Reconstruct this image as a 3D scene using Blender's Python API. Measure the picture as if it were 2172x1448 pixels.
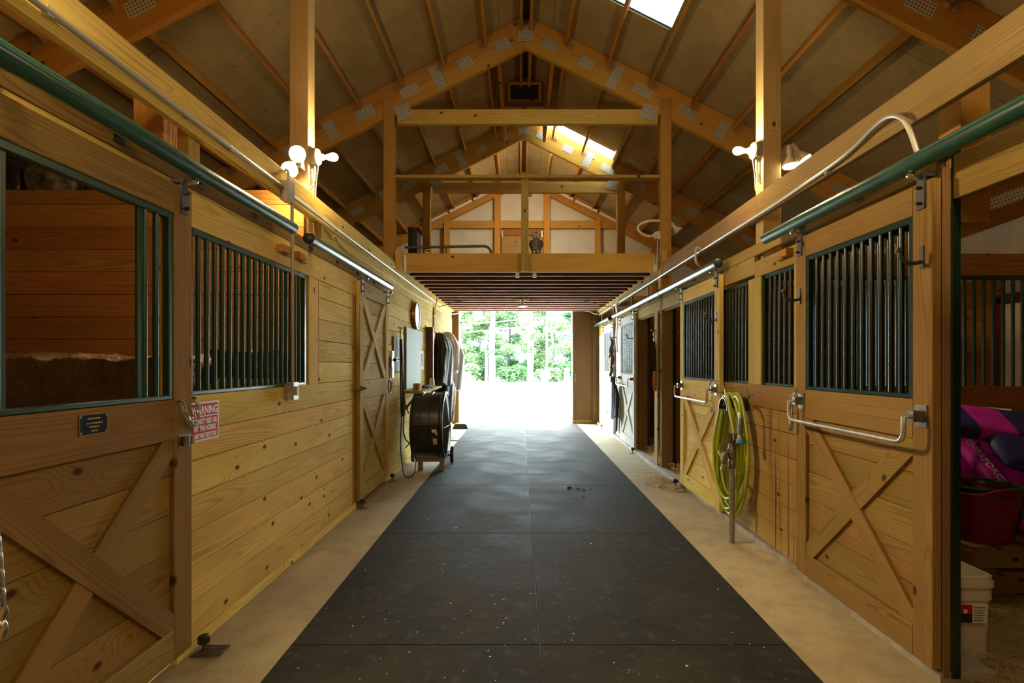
import bpy, bmesh, math, random
from mathutils import Matrix, Vector, noise as mnoise
V = Vector
C = bpy.context.scene.collection
for _o in list(bpy.data.objects):
    bpy.data.objects.remove(_o)
scn = bpy.context.scene
rnd = random.Random(7)

# ------------------------------------------------------------------ camera, world, sun, exposure
cam_d = bpy.data.cameras.new('camera')
cam_d.sensor_width = 36.0
cam_d.lens = 36.0 * 1200 / 2172
cam_d.shift_x = -17.0 / 2172
cam_d.shift_y = 49.0 / 2172
cam_d.clip_start = 0.05
cam_d.clip_end = 400
cam = bpy.data.objects.new('camera', cam_d)
cam.location = (0, 0, 1.39)
cam.rotation_euler = (math.pi / 2, 0, 0)
C.objects.link(cam)
scn.camera = cam

w = bpy.data.worlds.new('sky')
scn.world = w
w.use_nodes = True
bg = w.node_tree.nodes['Background']
bg.inputs[0].default_value = (0.78, 0.95, 1.0, 1)
bg.inputs[1].default_value = 36.0

def lamp(name, kind, loc, power, color, radius=0.04, rot=None, spot=None):
    d = bpy.data.lights.new(name, kind)
    d.energy = power
    d.color = color
    if kind in ('POINT', 'SPOT'):
        d.shadow_soft_size = radius
    if spot:
        d.spot_size = spot
        d.spot_blend = 0.6
    o = bpy.data.objects.new(name, d)
    o.location = loc
    if rot is not None:
        o.rotation_euler = rot
    C.objects.link(o)
    return o

sun = lamp('sunlight', 'SUN', (-10, 30, 30), 26.0, (1.0, 0.98, 0.95))
sun.data.angle = math.radians(1.0)
sun.rotation_euler = V((0.72, -0.55, -0.45)).to_track_quat('-Z', 'Y').to_euler()

vs = scn.view_settings
vs.view_transform = 'Standard'
vs.look = 'None'
vs.exposure = 0.0
vs.gamma = 1.0
vs.use_curve_mapping = False
WARM = (1.0, 0.72, 0.39)
COOL = (1.0, 0.745, 0.43)

# ------------------------------------------------------------------ materials
def newmat(name):
    m = bpy.data.materials.new(name)
    m.use_nodes = True
    nt = m.node_tree
    return m, nt, nt.nodes['Principled BSDF']

class N:
    """tiny node helper"""
    def __init__(s, nt): s.nt = nt
    def val(s, node, k, x):
        if isinstance(x, bpy.types.NodeSocket): s.nt.links.new(x, node.inputs[k])
        elif x is not None: node.inputs[k].default_value = x
    def math(s, op, a, b=None, c=None):
        n = s.nt.nodes.new('ShaderNodeMath'); n.operation = op
        s.val(n, 0, a); s.val(n, 1, b)
        if c is not None: s.val(n, 2, c)
        return n.outputs[0]
    def xyz(s, a, b, c):
        n = s.nt.nodes.new('ShaderNodeCombineXYZ')
        s.val(n, 0, a); s.val(n, 1, b); s.val(n, 2, c)
        return n.outputs[0]
    def sep(s, v):
        n = s.nt.nodes.new('ShaderNodeSeparateXYZ'); s.val(n, 0, v)
        return n.outputs
    def noise(s, v, scale, detail=2, rough=0.5):
        n = s.nt.nodes.new('ShaderNodeTexNoise'); s.val(n, 'Vector', v)
        n.inputs['Scale'].default_value = scale; n.inputs['Detail'].default_value = detail
        n.inputs['Roughness'].default_value = rough
        return n.outputs[0]
    def map(s, v, a, b, c, d, smooth=True):
        n = s.nt.nodes.new('ShaderNodeMapRange')
        if smooth: n.interpolation_type = 'SMOOTHSTEP'
        s.val(n, 0, v); s.val(n, 1, a); s.val(n, 2, b); s.val(n, 3, c); s.val(n, 4, d)
        return n.outputs[0]
    def mix(s, f, a, b, mode='MIX'):
        n = s.nt.nodes.new('ShaderNodeMix'); n.data_type = 'RGBA'; n.blend_type = mode
        s.val(n, 0, f)
        for k, x in ((6, a), (7, b)):
            if isinstance(x, bpy.types.NodeSocket): s.nt.links.new(x, n.inputs[k])
            else: n.inputs[k].default_value = (*x, 1)
        return n.outputs[2]
    def bump(s, h, strength, dist):
        n = s.nt.nodes.new('ShaderNodeBump'); s.val(n, 'Height', h)
        n.inputs['Strength'].default_value = strength; n.inputs['Distance'].default_value = dist
        return n.outputs[0]
    def coord(s, k='Object'):
        return s.nt.nodes.new('ShaderNodeTexCoord').outputs[k]
    def rand(s):
        return s.nt.nodes.new('ShaderNodeObjectInfo').outputs['Random']

def wood(name, light, dark, knot=(0.06, 0.025, 0.01), var=0.22, rough=0.6, rings=0.55, stain=None, knotp=0.5):
    m, nt, p = newmat(name)
    g = N(nt)
    x, y, z = g.sep(g.coord())
    r = g.rand()
    x2 = g.math('MULTIPLY_ADD', r, 61.0, x)
    n1 = g.noise(g.xyz(g.math('MULTIPLY', x2, 0.42), g.math('MULTIPLY', r, 17.0), 0.0), 1.0, 2)
    n2 = g.noise(g.xyz(g.math('MULTIPLY', x2, 0.3), g.math('MULTIPLY', r, 31.0), 5.0), 1.0, 2)
    zc = g.math('MULTIPLY_ADD', n1, -0.16, 0.03)
    yc = g.math('MULTIPLY_ADD', n2, 0.34, -0.17)
    vor = nt.nodes.new('ShaderNodeTexVoronoi')
    vor.voronoi_dimensions = '2D'
    nt.links.new(g.xyz(g.math('MULTIPLY', x2, 1.9), g.math('MULTIPLY_ADD', r, 40.0, g.math('MULTIPLY', y, 3.2)), 0.0), vor.inputs['Vector'])
    vor.inputs['Scale'].default_value = 1.0
    dk = vor.outputs['Distance']
    gate = g.math('GREATER_THAN', g.sep(vor.outputs['Color'])[0], 1 - knotp)
    wob = g.noise(g.xyz(g.math('MULTIPLY', x2, 1.1), g.math('MULTIPLY', y, 9.0), g.math('MULTIPLY', z, 9.0)), 1.0, 2)
    fine = g.noise(g.xyz(g.math('MULTIPLY', x2, 2.5), g.math('MULTIPLY', y, 110.0), g.math('MULTIPLY', z, 110.0)), 1.0, 3)
    bulge = g.math('MULTIPLY', g.map(dk, 0.0, 0.34, 0.045, 0.0), gate)
    dy = g.math('SUBTRACT', y, yc)
    dz = g.math('SUBTRACT', z, zc)
    rr = g.math('SQRT', g.math('ADD', g.math('MULTIPLY', dy, dy), g.math('MULTIPLY', dz, dz)))
    rr = g.math('ADD', rr, bulge)
    rr = g.math('MULTIPLY_ADD', wob, 0.022, rr)
    ph = g.math('SINE', g.math('ADD', g.math('MULTIPLY', rr, 2 * math.pi / 0.0125), g.math('MULTIPLY', g.math('SINE', g.math('MULTIPLY', rr, 61.0)), 1.3)))
    ring = g.math('POWER', g.math('MULTIPLY_ADD', ph, 0.5, 0.5), 3.2)
    vary = g.map(g.noise(g.xyz(g.math('MULTIPLY', x2, 1.7), g.math('MULTIPLY', r, 23.0), g.math('MULTIPLY', y, 5.0)), 1.0, 1), 0.3, 0.7, 0.35, 1.15)
    f = g.math('ADD', g.math('MULTIPLY', g.math('MULTIPLY', ring, vary), rings), g.math('MULTIPLY_ADD', fine, 0.5, -0.17))
    big = g.noise(g.xyz(g.math('MULTIPLY', x2, 1.2), g.math('MULTIPLY', y, 4.0), g.math('MULTIPLY', z, 4.0)), 1.0, 3)
    col = g.mix(g.math('MINIMUM', g.math('MAXIMUM', f, 0.0), 1.0), light, dark)
    col = g.mix(g.map(big, 0.35, 0.75, 0.0, 0.35), col, dark)
    kn = g.math('MULTIPLY', g.map(dk, 0.025, 0.062, 0.92, 0.0), gate)
    col = g.mix(kn, col, knot)
    hv = nt.nodes.new('ShaderNodeHueSaturation')
    nt.links.new(col, hv.inputs['Color'])
    r2 = g.math('FRACT', g.math('MULTIPLY', r, 13.7))
    nt.links.new(g.math('MULTIPLY_ADD', r2, var * 2, 1 - var), hv.inputs['Value'])
    nt.links.new(g.math('MULTIPLY_ADD', g.math('FRACT', g.math('MULTIPLY', r, 7.3)), 0.02, 0.49), hv.inputs['Hue'])
    out = hv.outputs[0]
    if stain:
        gx, gy, gz = g.sep(nt.nodes.new('ShaderNodeNewGeometry').outputs['Position'])
        sn = g.noise(g.xyz(0.0, g.math('MULTIPLY', gy, 26.0), g.math('MULTIPLY', gz, 0.55)), 1.0, 2)
        msk = g.math('MULTIPLY', g.map(gy, stain[0] - 0.05, stain[0] + 0.12, 0, 1), g.map(gy, stain[1] - 0.1, stain[1] + 0.05, 1, 0))
        msk = g.math('MULTIPLY', msk, g.map(sn, 0.52, 0.66, 0, 0.75))
        out = g.mix(msk, out, (0.03, 0.018, 0.012))
    nt.links.new(out, p.inputs['Base Color'])
    p.inputs['Roughness'].default_value = max(rough, 0.8)
    p.inputs['Specular IOR Level'].default_value = 0.04
    nt.links.new(g.bump(g.math('ADD', ring, fine), 0.25, 0.0012), p.inputs['Normal'])
    return m

def plain(name, col, rough=0.5, metal=0.0, spec=0.5, emit=None, es=0.0, bump=None, mottle=None, bd_=0.004):
    m, nt, p = newmat(name)
    p.inputs['Base Color'].default_value = (*col, 1)
    p.inputs['Roughness'].default_value = rough
    p.inputs['Metallic'].default_value = metal
    p.inputs['Specular IOR Level'].default_value = spec
    if emit:
        p.inputs['Emission Color'].default_value = (*emit, 1)
        p.inputs['Emission Strength'].default_value = es
    g = N(nt)
    if mottle:
        sc, amt = mottle
        n = g.noise(g.coord(), sc, 4, 0.6)
        dk = tuple(c * (1 - amt) for c in col); lt = tuple(min(1, c * (1 + amt)) for c in col)
        nt.links.new(g.mix(g.map(n, 0.3, 0.7, 0, 1), dk, lt), p.inputs['Base Color'])
    if bump:
        sc, st = bump
        nt.links.new(g.bump(g.noise(g.coord(), sc, 4, 0.6), st, bd_), p.inputs['Normal'])
    return m

M = {}
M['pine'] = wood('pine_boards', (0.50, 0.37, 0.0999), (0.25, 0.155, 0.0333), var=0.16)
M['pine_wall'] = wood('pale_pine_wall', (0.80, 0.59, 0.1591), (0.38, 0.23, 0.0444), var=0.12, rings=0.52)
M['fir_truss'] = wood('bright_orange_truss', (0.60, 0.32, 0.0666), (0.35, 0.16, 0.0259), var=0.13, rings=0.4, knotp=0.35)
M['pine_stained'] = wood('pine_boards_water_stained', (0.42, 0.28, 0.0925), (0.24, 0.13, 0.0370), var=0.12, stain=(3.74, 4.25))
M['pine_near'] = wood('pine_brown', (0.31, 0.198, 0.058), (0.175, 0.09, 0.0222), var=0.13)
M['fir'] = wood('orange_timber', (0.50, 0.27, 0.0629), (0.30, 0.13, 0.0259), var=0.15, rings=0.4, knotp=0.35)
M['fir_dark'] = wood('dark_timber', (0.33, 0.15, 0.0370), (0.19, 0.075, 0.0163), var=0.15, rings=0.4, knotp=0.35)
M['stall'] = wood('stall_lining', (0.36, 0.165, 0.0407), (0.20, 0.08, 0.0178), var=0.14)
M['joist'] = wood('red_joist', (0.26, 0.10, 0.05), (0.15, 0.05, 0.025), var=0.1, rings=0.3)
M['ply'] = wood('plywood', (0.42, 0.25, 0.10), (0.33, 0.18, 0.065), var=0.06, rings=0.25, knotp=0.2)
M['daylit'] = wood('daylit_pine', (0.62, 0.61, 0.59), (0.47, 0.44, 0.40), var=0.06, rings=0.3)  # paler pine copy: daylight from the open end put into the colour
M['ply_end'] = wood('brown_end_door_ply', (0.125, 0.078, 0.032), (0.095, 0.055, 0.022), var=0.05, rings=0.2, knotp=0.2)
M['joist_lit_edge'] = plain('bounce_lit_edge', (0.60, 0.50, 0.40), 0.7, mottle=(6, 0.15))  # pale colour standing in for light bounced up off the floor
M['pine_mid'] = wood('mid_brown_pine', (0.35, 0.232, 0.092), (0.18, 0.105, 0.036), var=0.10)
M['fir_tie'] = wood('pale_orange_beam', (0.72, 0.46, 0.105), (0.44, 0.23, 0.045), var=0.08, rings=0.4, knotp=0.35)
M['iron'] = plain('dark_iron', (0.055, 0.05, 0.045), 0.5, 0.4)
M['post_pale'] = wood('pale_post', (0.74, 0.53, 0.26), (0.46, 0.29, 0.12), var=0.06, rings=0.4)
M['post_brown'] = wood('brown_door_post', (0.25, 0.145, 0.058), (0.13, 0.065, 0.022), var=0.1)
M['pallet'] = wood('pallet_wood', (0.30, 0.19, 0.09), (0.17, 0.10, 0.045), var=0.2)

def concrete():
    m, nt, p = newmat('concrete_floor')
    g = N(nt); c = g.coord()
    n1 = g.noise(c, 0.9, 4, 0.6); n2 = g.noise(c, 6.0, 5, 0.65); n3 = g.noise(c, 70.0, 3)
    col = g.mix(g.map(n1, 0.35, 0.65, 0, 1), (0.36, 0.285, 0.135), (0.46, 0.38, 0.19))
    col = g.mix(g.map(n2, 0.42, 0.7, 0, 0.6), col, (0.30, 0.21, 0.115))
    col = g.mix(g.map(n3, 0.5, 0.75, 0, 0.25), col, (0.24, 0.17, 0.10))
    nt.links.new(col, p.inputs['Base Color'])
    p.inputs['Roughness'].default_value = 0.62
    nt.links.new(g.bump(g.math('ADD', n2, g.math('MULTIPLY', n3, 0.3)), 0.25, 0.004), p.inputs['Normal'])
    return m
M['concrete'] = concrete()
def rubber():
    m, nt, p = newmat('black_rubber_mat')
    g = N(nt); c = g.coord()
    n1 = g.noise(c, 2.2, 5, 0.65); n2 = g.noise(c, 180.0, 2); n3 = g.noise(c, 14.0, 4)
    r = g.rand()
    col = g.mix(g.map(n1, 0.35, 0.7, 0, 1), (0.024, 0.022, 0.017), (0.046, 0.043, 0.034))
    col = g.mix(g.map(n3, 0.56, 0.72, 0, 0.5), col, (0.075, 0.066, 0.05))
    nt.links.new(col, p.inputs['Base Color'])
    nt.links.new(g.map(n1, 0.3, 0.7, 0.62, 0.80), p.inputs['Roughness'])
    p.inputs['Specular IOR Level'].default_value = 0.05
    nt.links.new(g.bump(g.math('ADD', g.math('MULTIPLY', n2, 0.35), g.math('MULTIPLY', n3, 1.6)), 0.35, 0.006), p.inputs['Normal'])
    return m
M['rubber'] = rubber()
def deck():
    m, nt, p = newmat('roof_deck_board')
    g = N(nt); c = g.coord()
    n1 = g.noise(c, 2.0, 4, 0.6); n2 = g.noise(c, 11.0, 4, 0.7)
    col = g.mix(g.map(n1, 0.3, 0.7, 0, 1), (0.34, 0.265, 0.125), (0.42, 0.335, 0.165))
    col = g.mix(g.map(n2, 0.58, 0.74, 0, 0.7), col, (0.17, 0.115, 0.06))
    nt.links.new(col, p.inputs['Base Color']); p.inputs['Roughness'].default_value = 0.9
    return m
M['deck'] = deck()
def nailplate():
    m, nt, p = newmat('galvanised_nail_plate')
    g = N(nt); x, y, z = g.sep(g.coord())
    fx = g.math('SUBTRACT', g.math('FRACT', g.math('MULTIPLY', x, 36.0)), 0.5)
    fy = g.math('SUBTRACT', g.math('FRACT', g.math('MULTIPLY', y, 36.0)), 0.5)
    d = g.math('SQRT', g.math('ADD', g.math('MULTIPLY', fx, fx), g.math('MULTIPLY', fy, fy)))
    nt.links.new(g.mix(g.map(d, 0.22, 0.32, 1, 0), (0.56, 0.54, 0.45), (0.12, 0.08, 0.04)), p.inputs['Base Color'])
    p.inputs['Metallic'].default_value = 0.0; p.inputs['Roughness'].default_value = 0.45
    return m
M['plate'] = nailplate()
M['green'] = plain('dark_green_enamel', (0.010, 0.055, 0.026), 0.32)
M['green_dark'] = plain('blackish_green_enamel', (0.004, 0.015, 0.009), 0.24)
M['green_frame'] = plain('matt_green_steel', (0.006, 0.026, 0.014), 0.7, spec=0.15)
M['steel_track'] = plain('green_track_enamel', (0.012, 0.07, 0.032), 0.30, mottle=(9, 0.25))
M['galv'] = plain('galvanised_steel', (0.50, 0.50, 0.45), 0.42, 0.75, mottle=(25, 0.2))
M['steel'] = plain('bright_steel', (0.62, 0.61, 0.58), 0.25, 0.9)
M['dull_steel'] = plain('dull_steel', (0.20, 0.18, 0.15), 0.45, 0.7, mottle=(40, 0.3))
M['conduit'] = plain('metal_conduit', (0.42, 0.40, 0.34), 0.45, 0.5)
M['white_pl'] = plain('white_plastic', (0.74, 0.72, 0.66), 0.45)
M['cream'] = plain('cream_porcelain', (0.75, 0.68, 0.48), 0.35)
M['black'] = plain('black_plastic', (0.014, 0.014, 0.014), 0.4)
M['black_cloth'] = plain('black_cloth', (0.016, 0.016, 0.02), 0.85, bump=(60, 0.3))
M['wrap'] = plain('white_housewrap', (0.66, 0.62, 0.52), 0.7, bump=(5, 0.5), mottle=(2, 0.06))
M['wrapdim'] = plain('outer_wall_sheet', (0.55, 0.50, 0.42), 0.8, mottle=(3, 0.1))
M['board_white'] = plain('whiteboard', (0.40, 0.45, 0.38), 0.7, spec=0.15)
M['red'] = plain('sign_red', (0.50, 0.006, 0.016), 0.6, spec=0.12)
M['paper'] = plain('white_paper', (0.78, 0.76, 0.70), 0.8)
M['brown_dk'] = plain('dark_brown_board', (0.10, 0.028, 0.012), 0.5, mottle=(8, 0.2))
M['bulb_warm'] = plain('lit_warm_bulb', (1, 1, 1), 0.4, emit=(1, 0.90, 0.68), es=9.0)
M['bulb_cool'] = plain('lit_flood_lens', (1, 1, 1), 0.4, emit=(0.96, 0.97, 1.0), es=9.0)
M['bulb_off'] = plain('unlit_glass', (0.60, 0.56, 0.48), 0.25)
M['leather'] = plain('brown_leather', (0.12, 0.035, 0.012), 0.5)
M['orange_l'] = plain('tan_leather', (0.50, 0.16, 0.03), 0.5)
M['brass'] = plain('brass', (0.62, 0.42, 0.14), 0.3, 0.9)

# ------------------------------------------------------------------ mesh helpers
WM = {}
def wm(o):
    return WM.get(o.name, Matrix.Identity(4))
def link(o, parent=None, mat4=None):
    C.objects.link(o)
    mat4 = mat4 or Matrix.Identity(4)
    o.matrix_basis = mat4
    if parent is not None:
        o.parent = parent
        o.matrix_parent_inverse = wm(parent).inverted()
    WM[o.name] = mat4.copy()
    return o
def tag(o, label, cat, group=None, kind=None):
    o['label'] = label; o['category'] = cat
    if group: o['group'] = group
    if kind: o['kind'] = kind
    return o
def thing(name, label, cat, loc=(0, 0, 0), group=None, kind=None):
    o = bpy.data.objects.new(name, None)
    o.empty_display_size = 0.1
    link(o, None, Matrix.Translation(V(loc)))
    return tag(o, label, cat, group, kind)
def frame(ux, uy, org):
    ux = V(ux).normalized(); uy = V(uy)
    uz = ux.cross(uy).normalized(); uy = uz.cross(ux)
    m = Matrix((ux, uy, uz)).transposed().to_4x4()
    m.translation = V(org)
    return m
CACHE = {}
def cbox(l, wd, t, mat, c):
    k = (round(l, 3), round(wd, 3), round(t, 4), mat.name, c)
    if k in CACHE: return CACHE[k]
    h, a, b = l / 2, wd / 2, t / 2
    c = min(c, a * 0.4, b * 0.4)
    pr = [(-a + c, -b), (a - c, -b), (a, -b + c), (a, b - c), (a - c, b), (-a + c, b), (-a, b - c), (-a, -b + c)]
    vs_ = [(-h, y, z) for y, z in pr] + [(h, y, z) for y, z in pr]
    fs = [(i, (i + 1) % 8, 8 + (i + 1) % 8, 8 + i) for i in range(8)] + [tuple(range(7, -1, -1)), tuple(range(8, 16))]
    fs = [tuple(reversed(f)) for f in fs]
    me = bpy.data.meshes.new('board'); me.from_pydata(vs_, [], fs)
    me.materials.append(mat)
    bm = bmesh.new(); bm.from_mesh(me); bmesh.ops.recalc_face_normals(bm, faces=bm.faces); bm.to_mesh(me); bm.free()
    CACHE[k] = me
    return me
def board(name, a, b, wd, t, up, mat, parent=None, c=0.003):
    a, b = V(a), V(b)
    me = cbox((b - a).length, wd, t, mat, c)
    return link(bpy.data.objects.new(name, me), parent, frame(b - a, up, (a + b) / 2))
AX = [V((1, 0, 0)), V((0, 1, 0)), V((0, 0, 1))]
def abox(name, lo, hi, mat, parent=None, axis=None, c=0.003):
    lo, hi = V(lo), V(hi); d = hi - lo; ce = (lo + hi) / 2
    od = sorted(range(3), key=lambda i: -abs(d[i]))
    if axis is not None:
        od.remove(axis); od = [axis] + od
    i, j, k = od
    a = ce.copy(); b = ce.copy(); a[i] = lo[i]; b[i] = hi[i]
    return board(name, a, b, abs(d[j]), abs(d[k]), AX[j], mat, parent, c)
def prism(name, pts, n, depth, ux, mat, parent=None):
    """planar polygon pushed along n"""
    n = V(n).normalized(); pts = [V(p) for p in pts]
    ce = sum(pts, V()) / len(pts)
    f = frame(ux, n.cross(V(ux)), ce + n * depth / 2)
    inv = f.inverted()
    k = len(pts)
    vs_ = [inv @ p for p in pts] + [inv @ (p + n * depth) for p in pts]
    fs = [tuple(range(k)), tuple(range(2 * k - 1, k - 1, -1))] + [(i, i + k, (i + 1) % k + k, (i + 1) % k) for i in range(k)]
    me = bpy.data.meshes.new(name); me.from_pydata(vs_, [], fs); me.materials.append(mat)
    bm = bmesh.new(); bm.from_mesh(me); bmesh.ops.recalc_face_normals(bm, faces=bm.faces); bm.to_mesh(me); bm.free()
    return link(bpy.data.objects.new(name, me), parent, f)
def clip(poly, axis, lim, keep_less):
    out = []
    for i, p in enumerate(poly):
        q = poly[(i + 1) % len(poly)]
        ip = (p[axis] <= lim) == keep_less or p[axis] == lim
        iq = (q[axis] <= lim) == keep_less or q[axis] == lim
        if ip: out.append(p)
        if ip != iq:
            t = (lim - p[axis]) / (q[axis] - p[axis])
            out.append(tuple(p[k] + (q[k] - p[k]) * t for k in range(2)))
    return out

class MB:
    def __init__(s): s.v = []; s.f = []
    def box(s, lo, hi):
        n = len(s.v)
        for x in (lo[0], hi[0]):
            for y in (lo[1], hi[1]):
                for z in (lo[2], hi[2]): s.v.append((x, y, z))
        s.f += [tuple(n + i for i in q) for q in ((0, 1, 3, 2), (4, 6, 7, 5), (0, 4, 5, 1), (2, 3, 7, 6), (0, 2, 6, 4), (1, 5, 7, 3))]
        return s
    def obox(s, m, hx, hy, hz):
        n = len(s.v)
        for x in (-hx, hx):
            for y in (-hy, hy):
                for z in (-hz, hz): s.v.append(tuple(m @ V((x, y, z))))
        s.f += [tuple(n + i for i in q) for q in ((0, 1, 3, 2), (4, 6, 7, 5), (0, 4, 5, 1), (2, 3, 7, 6), (0, 2, 6, 4), (1, 5, 7, 3))]
        return s
    def tube(s, pts, r, k=8, closed=False, flat=1.0):
        pts = [V(p) for p in pts]; n0 = len(s.v); m = len(pts)
        rs = r if isinstance(r, (list, tuple)) else [r] * m
        ref = None
        for i, p in enumerate(pts):
            if closed: t = pts[(i + 1) % m] - pts[i - 1]
            else: t = pts[min(i + 1, m - 1)] - pts[max(i - 1, 0)]
            t = t.normalized() if t.length > 1e-9 else V((0, 0, 1))
            if ref is None:
                ref = V((0, 0, 1)) if abs(t.z) < 0.9 else V((1, 0, 0))
            u = (ref - t * ref.dot(t))
            u = u.normalized() if u.length > 1e-6 else t.orthogonal().normalized()
            ref = u; b = t.cross(u)
            for j in range(k):
                a = 2 * math.pi * j / k
                s.v.append(tuple(p + u * math.cos(a) * rs[i] + b * math.sin(a) * rs[i] * flat))
        for i in range(m if closed else m - 1):
            for j in range(k):
                a0 = n0 + i * k; a1 = n0 + ((i + 1) % m) * k
                s.f.append((a0 + j, a0 + (j + 1) % k, a1 + (j + 1) % k, a1 + j))
        if not closed:
            s.f.append(tuple(n0 + j for j in range(k - 1, -1, -1)))
            s.f.append(tuple(n0 + (m - 1) * k + j for j in range(k)))
        return s
    def lathe(s, prof, org, axis, k=20):
        """prof: list of (r, h) along axis"""
        ax = V(axis).normalized(); u = ax.orthogonal().normalized(); b = ax.cross(u); org = V(org); n0 = len(s.v)
        for r, h in prof:
            for j in range(k):
                a = 2 * math.pi * j / k
                s.v.append(tuple(org + ax * h + (u * math.cos(a) + b * math.sin(a)) * max(r, 1e-4)))
        for i in range(len(prof) - 1):
            for j in range(k):
                s.f.append((n0 + i * k + j, n0 + i * k + (j + 1) % k, n0 + (i + 1) * k + (j + 1) % k, n0 + (i + 1) * k + j))
        s.f.append(tuple(n0 + j for j in range(k - 1, -1, -1)))
        s.f.append(tuple(n0 + (len(prof) - 1) * k + j for j in range(k)))
        return s
    def build(s, name, mat, parent=None, smooth=False, org=None):
        vs_ = [V(p) for p in s.v]
        if org is None:
            lo = V((min(p.x for p in vs_), min(p.y for p in vs_), min(p.z for p in vs_)))
            hi = V((max(p.x for p in vs_), max(p.y for p in vs_), max(p.z for p in vs_)))
            org = V(((lo.x + hi.x) / 2, (lo.y + hi.y) / 2, lo.z))
        org = V(org)
        me = bpy.data.meshes.new(name); me.from_pydata([p - org for p in vs_], [], s.f); me.materials.append(mat)
        bm = bmesh.new(); bm.from_mesh(me); bmesh.ops.recalc_face_normals(bm, faces=bm.faces)
        bm.to_mesh(me); bm.free()
        if smooth:
            me.polygons.foreach_set('use_smooth', [True] * len(me.polygons))
            try: me.set_sharp_from_angle(angle=math.radians(40))
            except Exception: pass
        return link(bpy.data.objects.new(name, me), parent, Matrix.Translation(org))
def dup(o, d, parent=None):
    """copy of a thing, its parts and sub-parts, moved by d"""
    c = o.copy(); C.objects.link(c)
    if parent is not None: c.parent = parent
    else: c.location = V(o.location) + V(d)
    WM[c.name] = (Matrix.Translation(V(d)) @ wm(o))
    for ch in list(o.children): dup(ch, d, c)
    return c
def arc(c, r, a0, a1, n, ux, uy):
    c, ux, uy = V(c), V(ux), V(uy)
    return [c + ux * r * math.cos(a0 + (a1 - a0) * i / n) + uy * r * math.sin(a0 + (a1 - a0) * i / n) for i in range(n + 1)]
def spline(pts, n=8):
    pts = [V(p) for p in pts]; out = []
    for i in range(len(pts) - 1):
        p0 = pts[max(i - 1, 0)]; p1 = pts[i]; p2 = pts[i + 1]; p3 = pts[min(i + 2, len(pts) - 1)]
        for j in range(n):
            t = j / n
            out.append(0.5 * ((2 * p1) + (p2 - p0) * t + (2 * p0 - 5 * p1 + 4 * p2 - p3) * t * t + (3 * p1 - p0 - 3 * p2 + p3) * t ** 3))
    out.append(pts[-1])
    return out
def text(name, s, org, ux, uy, size, mat, parent, xs=1.0, offs=0.0, ext=0.0006, align='CENTER'):
    d = bpy.data.curves.new(name, 'FONT'); d.body = s; d.size = size; d.align_x = align; d.align_y = 'CENTER'
    d.extrude = ext; d.offset = offs; d.resolution_u = 3
    d.materials.append(mat)
    tmp = bpy.data.objects.new('tmp_text', d); C.objects.link(tmp)
    dg = bpy.context.evaluated_depsgraph_get(); dg.update()
    me = bpy.data.meshes.new_from_object(tmp.evaluated_get(dg)); bpy.data.objects.remove(tmp); bpy.data.curves.remove(d)
    if not me.materials: me.materials.append(mat)
    me.transform(Matrix.Diagonal((xs, 1, 1, 1)))
    return link(bpy.data.objects.new(name, me), parent, frame(ux, uy, org))

# ------------------------------------------------------------------ main dimensions
XL, XR = -1.60, 1.85          # faces of the two stall fronts
RX, RZ = 0.08, 5.93           # ridge
YT = [-1.50, 1.46, 4.42, 7.38, 10.34]   # roof trusses
YE = 13.30                    # end wall
YB = -4.6                     # wall behind the camera
XO1, XO2 = -5.40, 5.60        # outer walls
PZ = [0.055 + 0.1725 * i for i in range(7)]
def roofz(x): return RZ - 0.5 * abs(x - RX)

# ------------------------------------------------------------------ floor and mats
fl = MB().box((XO1, YB, -0.12), (XO2, YE + 0.3, 0.0)).build('floor', M['concrete'])
tag(fl, 'tan concrete aisle floor showing either side of the rubber mats', 'floor', kind='structure')
for s, x in ((-1, -1.59), (1, 1.80)):
    pass
rows = [(7.42 + 0, 9.25)]
ye = [0.95, 2.782, 4.62, 6.47, 8.32, 10.16, 12.0, 13.34]
ye = [-2.7, -0.87, 0.96] + ye[1:]
names_near = ['nearest the camera', 'second from the camera', 'third from the camera', 'beside the large fan', 'beside the hanging coats',
              'second from the open end', 'at the open end']
for c_, (x0, x1, side) in enumerate(((-1.127, 0.093, 'fan wall'), (0.099, 1.318, 'hose wall'))):
    vis = 0
    for i in range(len(ye) - 1):
        y0, y1 = ye[i] + 0.004, ye[i + 1] - 0.004
        if y1 < 1.5: continue
        o = abox('rubber_mat', (x0, y0, 0.0), (x1, y1, 0.013), M['rubber'], axis=1)
        nm = ['running out under the camera', 'second from the camera', 'third from the camera', 'fourth from the camera',
              'fifth from the camera', 'second from the open end', 'last before the open end'][min(vis, 6)]
        tag(o, f'black rubber stall mat on the row by the {side}, {nm}', 'mat', 'rubber mats along the aisle')
        vis += 1

# ------------------------------------------------------------------ outer shell
def shell(name, label, y0, y1, holes=False):
    pass
ol = thing('wall_outer_left', 'plank outer wall behind the stalls of the fan side', 'wall', (XO1, 4, 0), kind='structure')
orr = thing('wall_outer_right', 'plank outer wall behind the feed room and stalls', 'wall', (XO2, 4, 0), kind='structure')
for root, x, s in ((ol, XO1, -1), (orr, XO2, 1)):
    MB().box((min(x, x + s * 0.06), YB - 0.1, -0.12), (max(x, x + s * 0.06), YE + 0.35, 3.4)).build('sheet', M['wrapdim'], root)
    for i in range(14):
        z = 0.01 + i * 0.1725
        y0 = -4.5 if s > 0 else YB
        segs = ((YB, 5.55), (6.55, 13.2)) if s > 0 else ((YB, 13.2),)
        for a, b in segs:
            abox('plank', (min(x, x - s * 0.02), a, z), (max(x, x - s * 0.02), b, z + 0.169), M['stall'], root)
d7 = thing('door_7', 'white panel door with dark knob seen through the feed room bars', 'door', (XO2 - 0.03, 6.05, 0), kind='structure')
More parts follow.
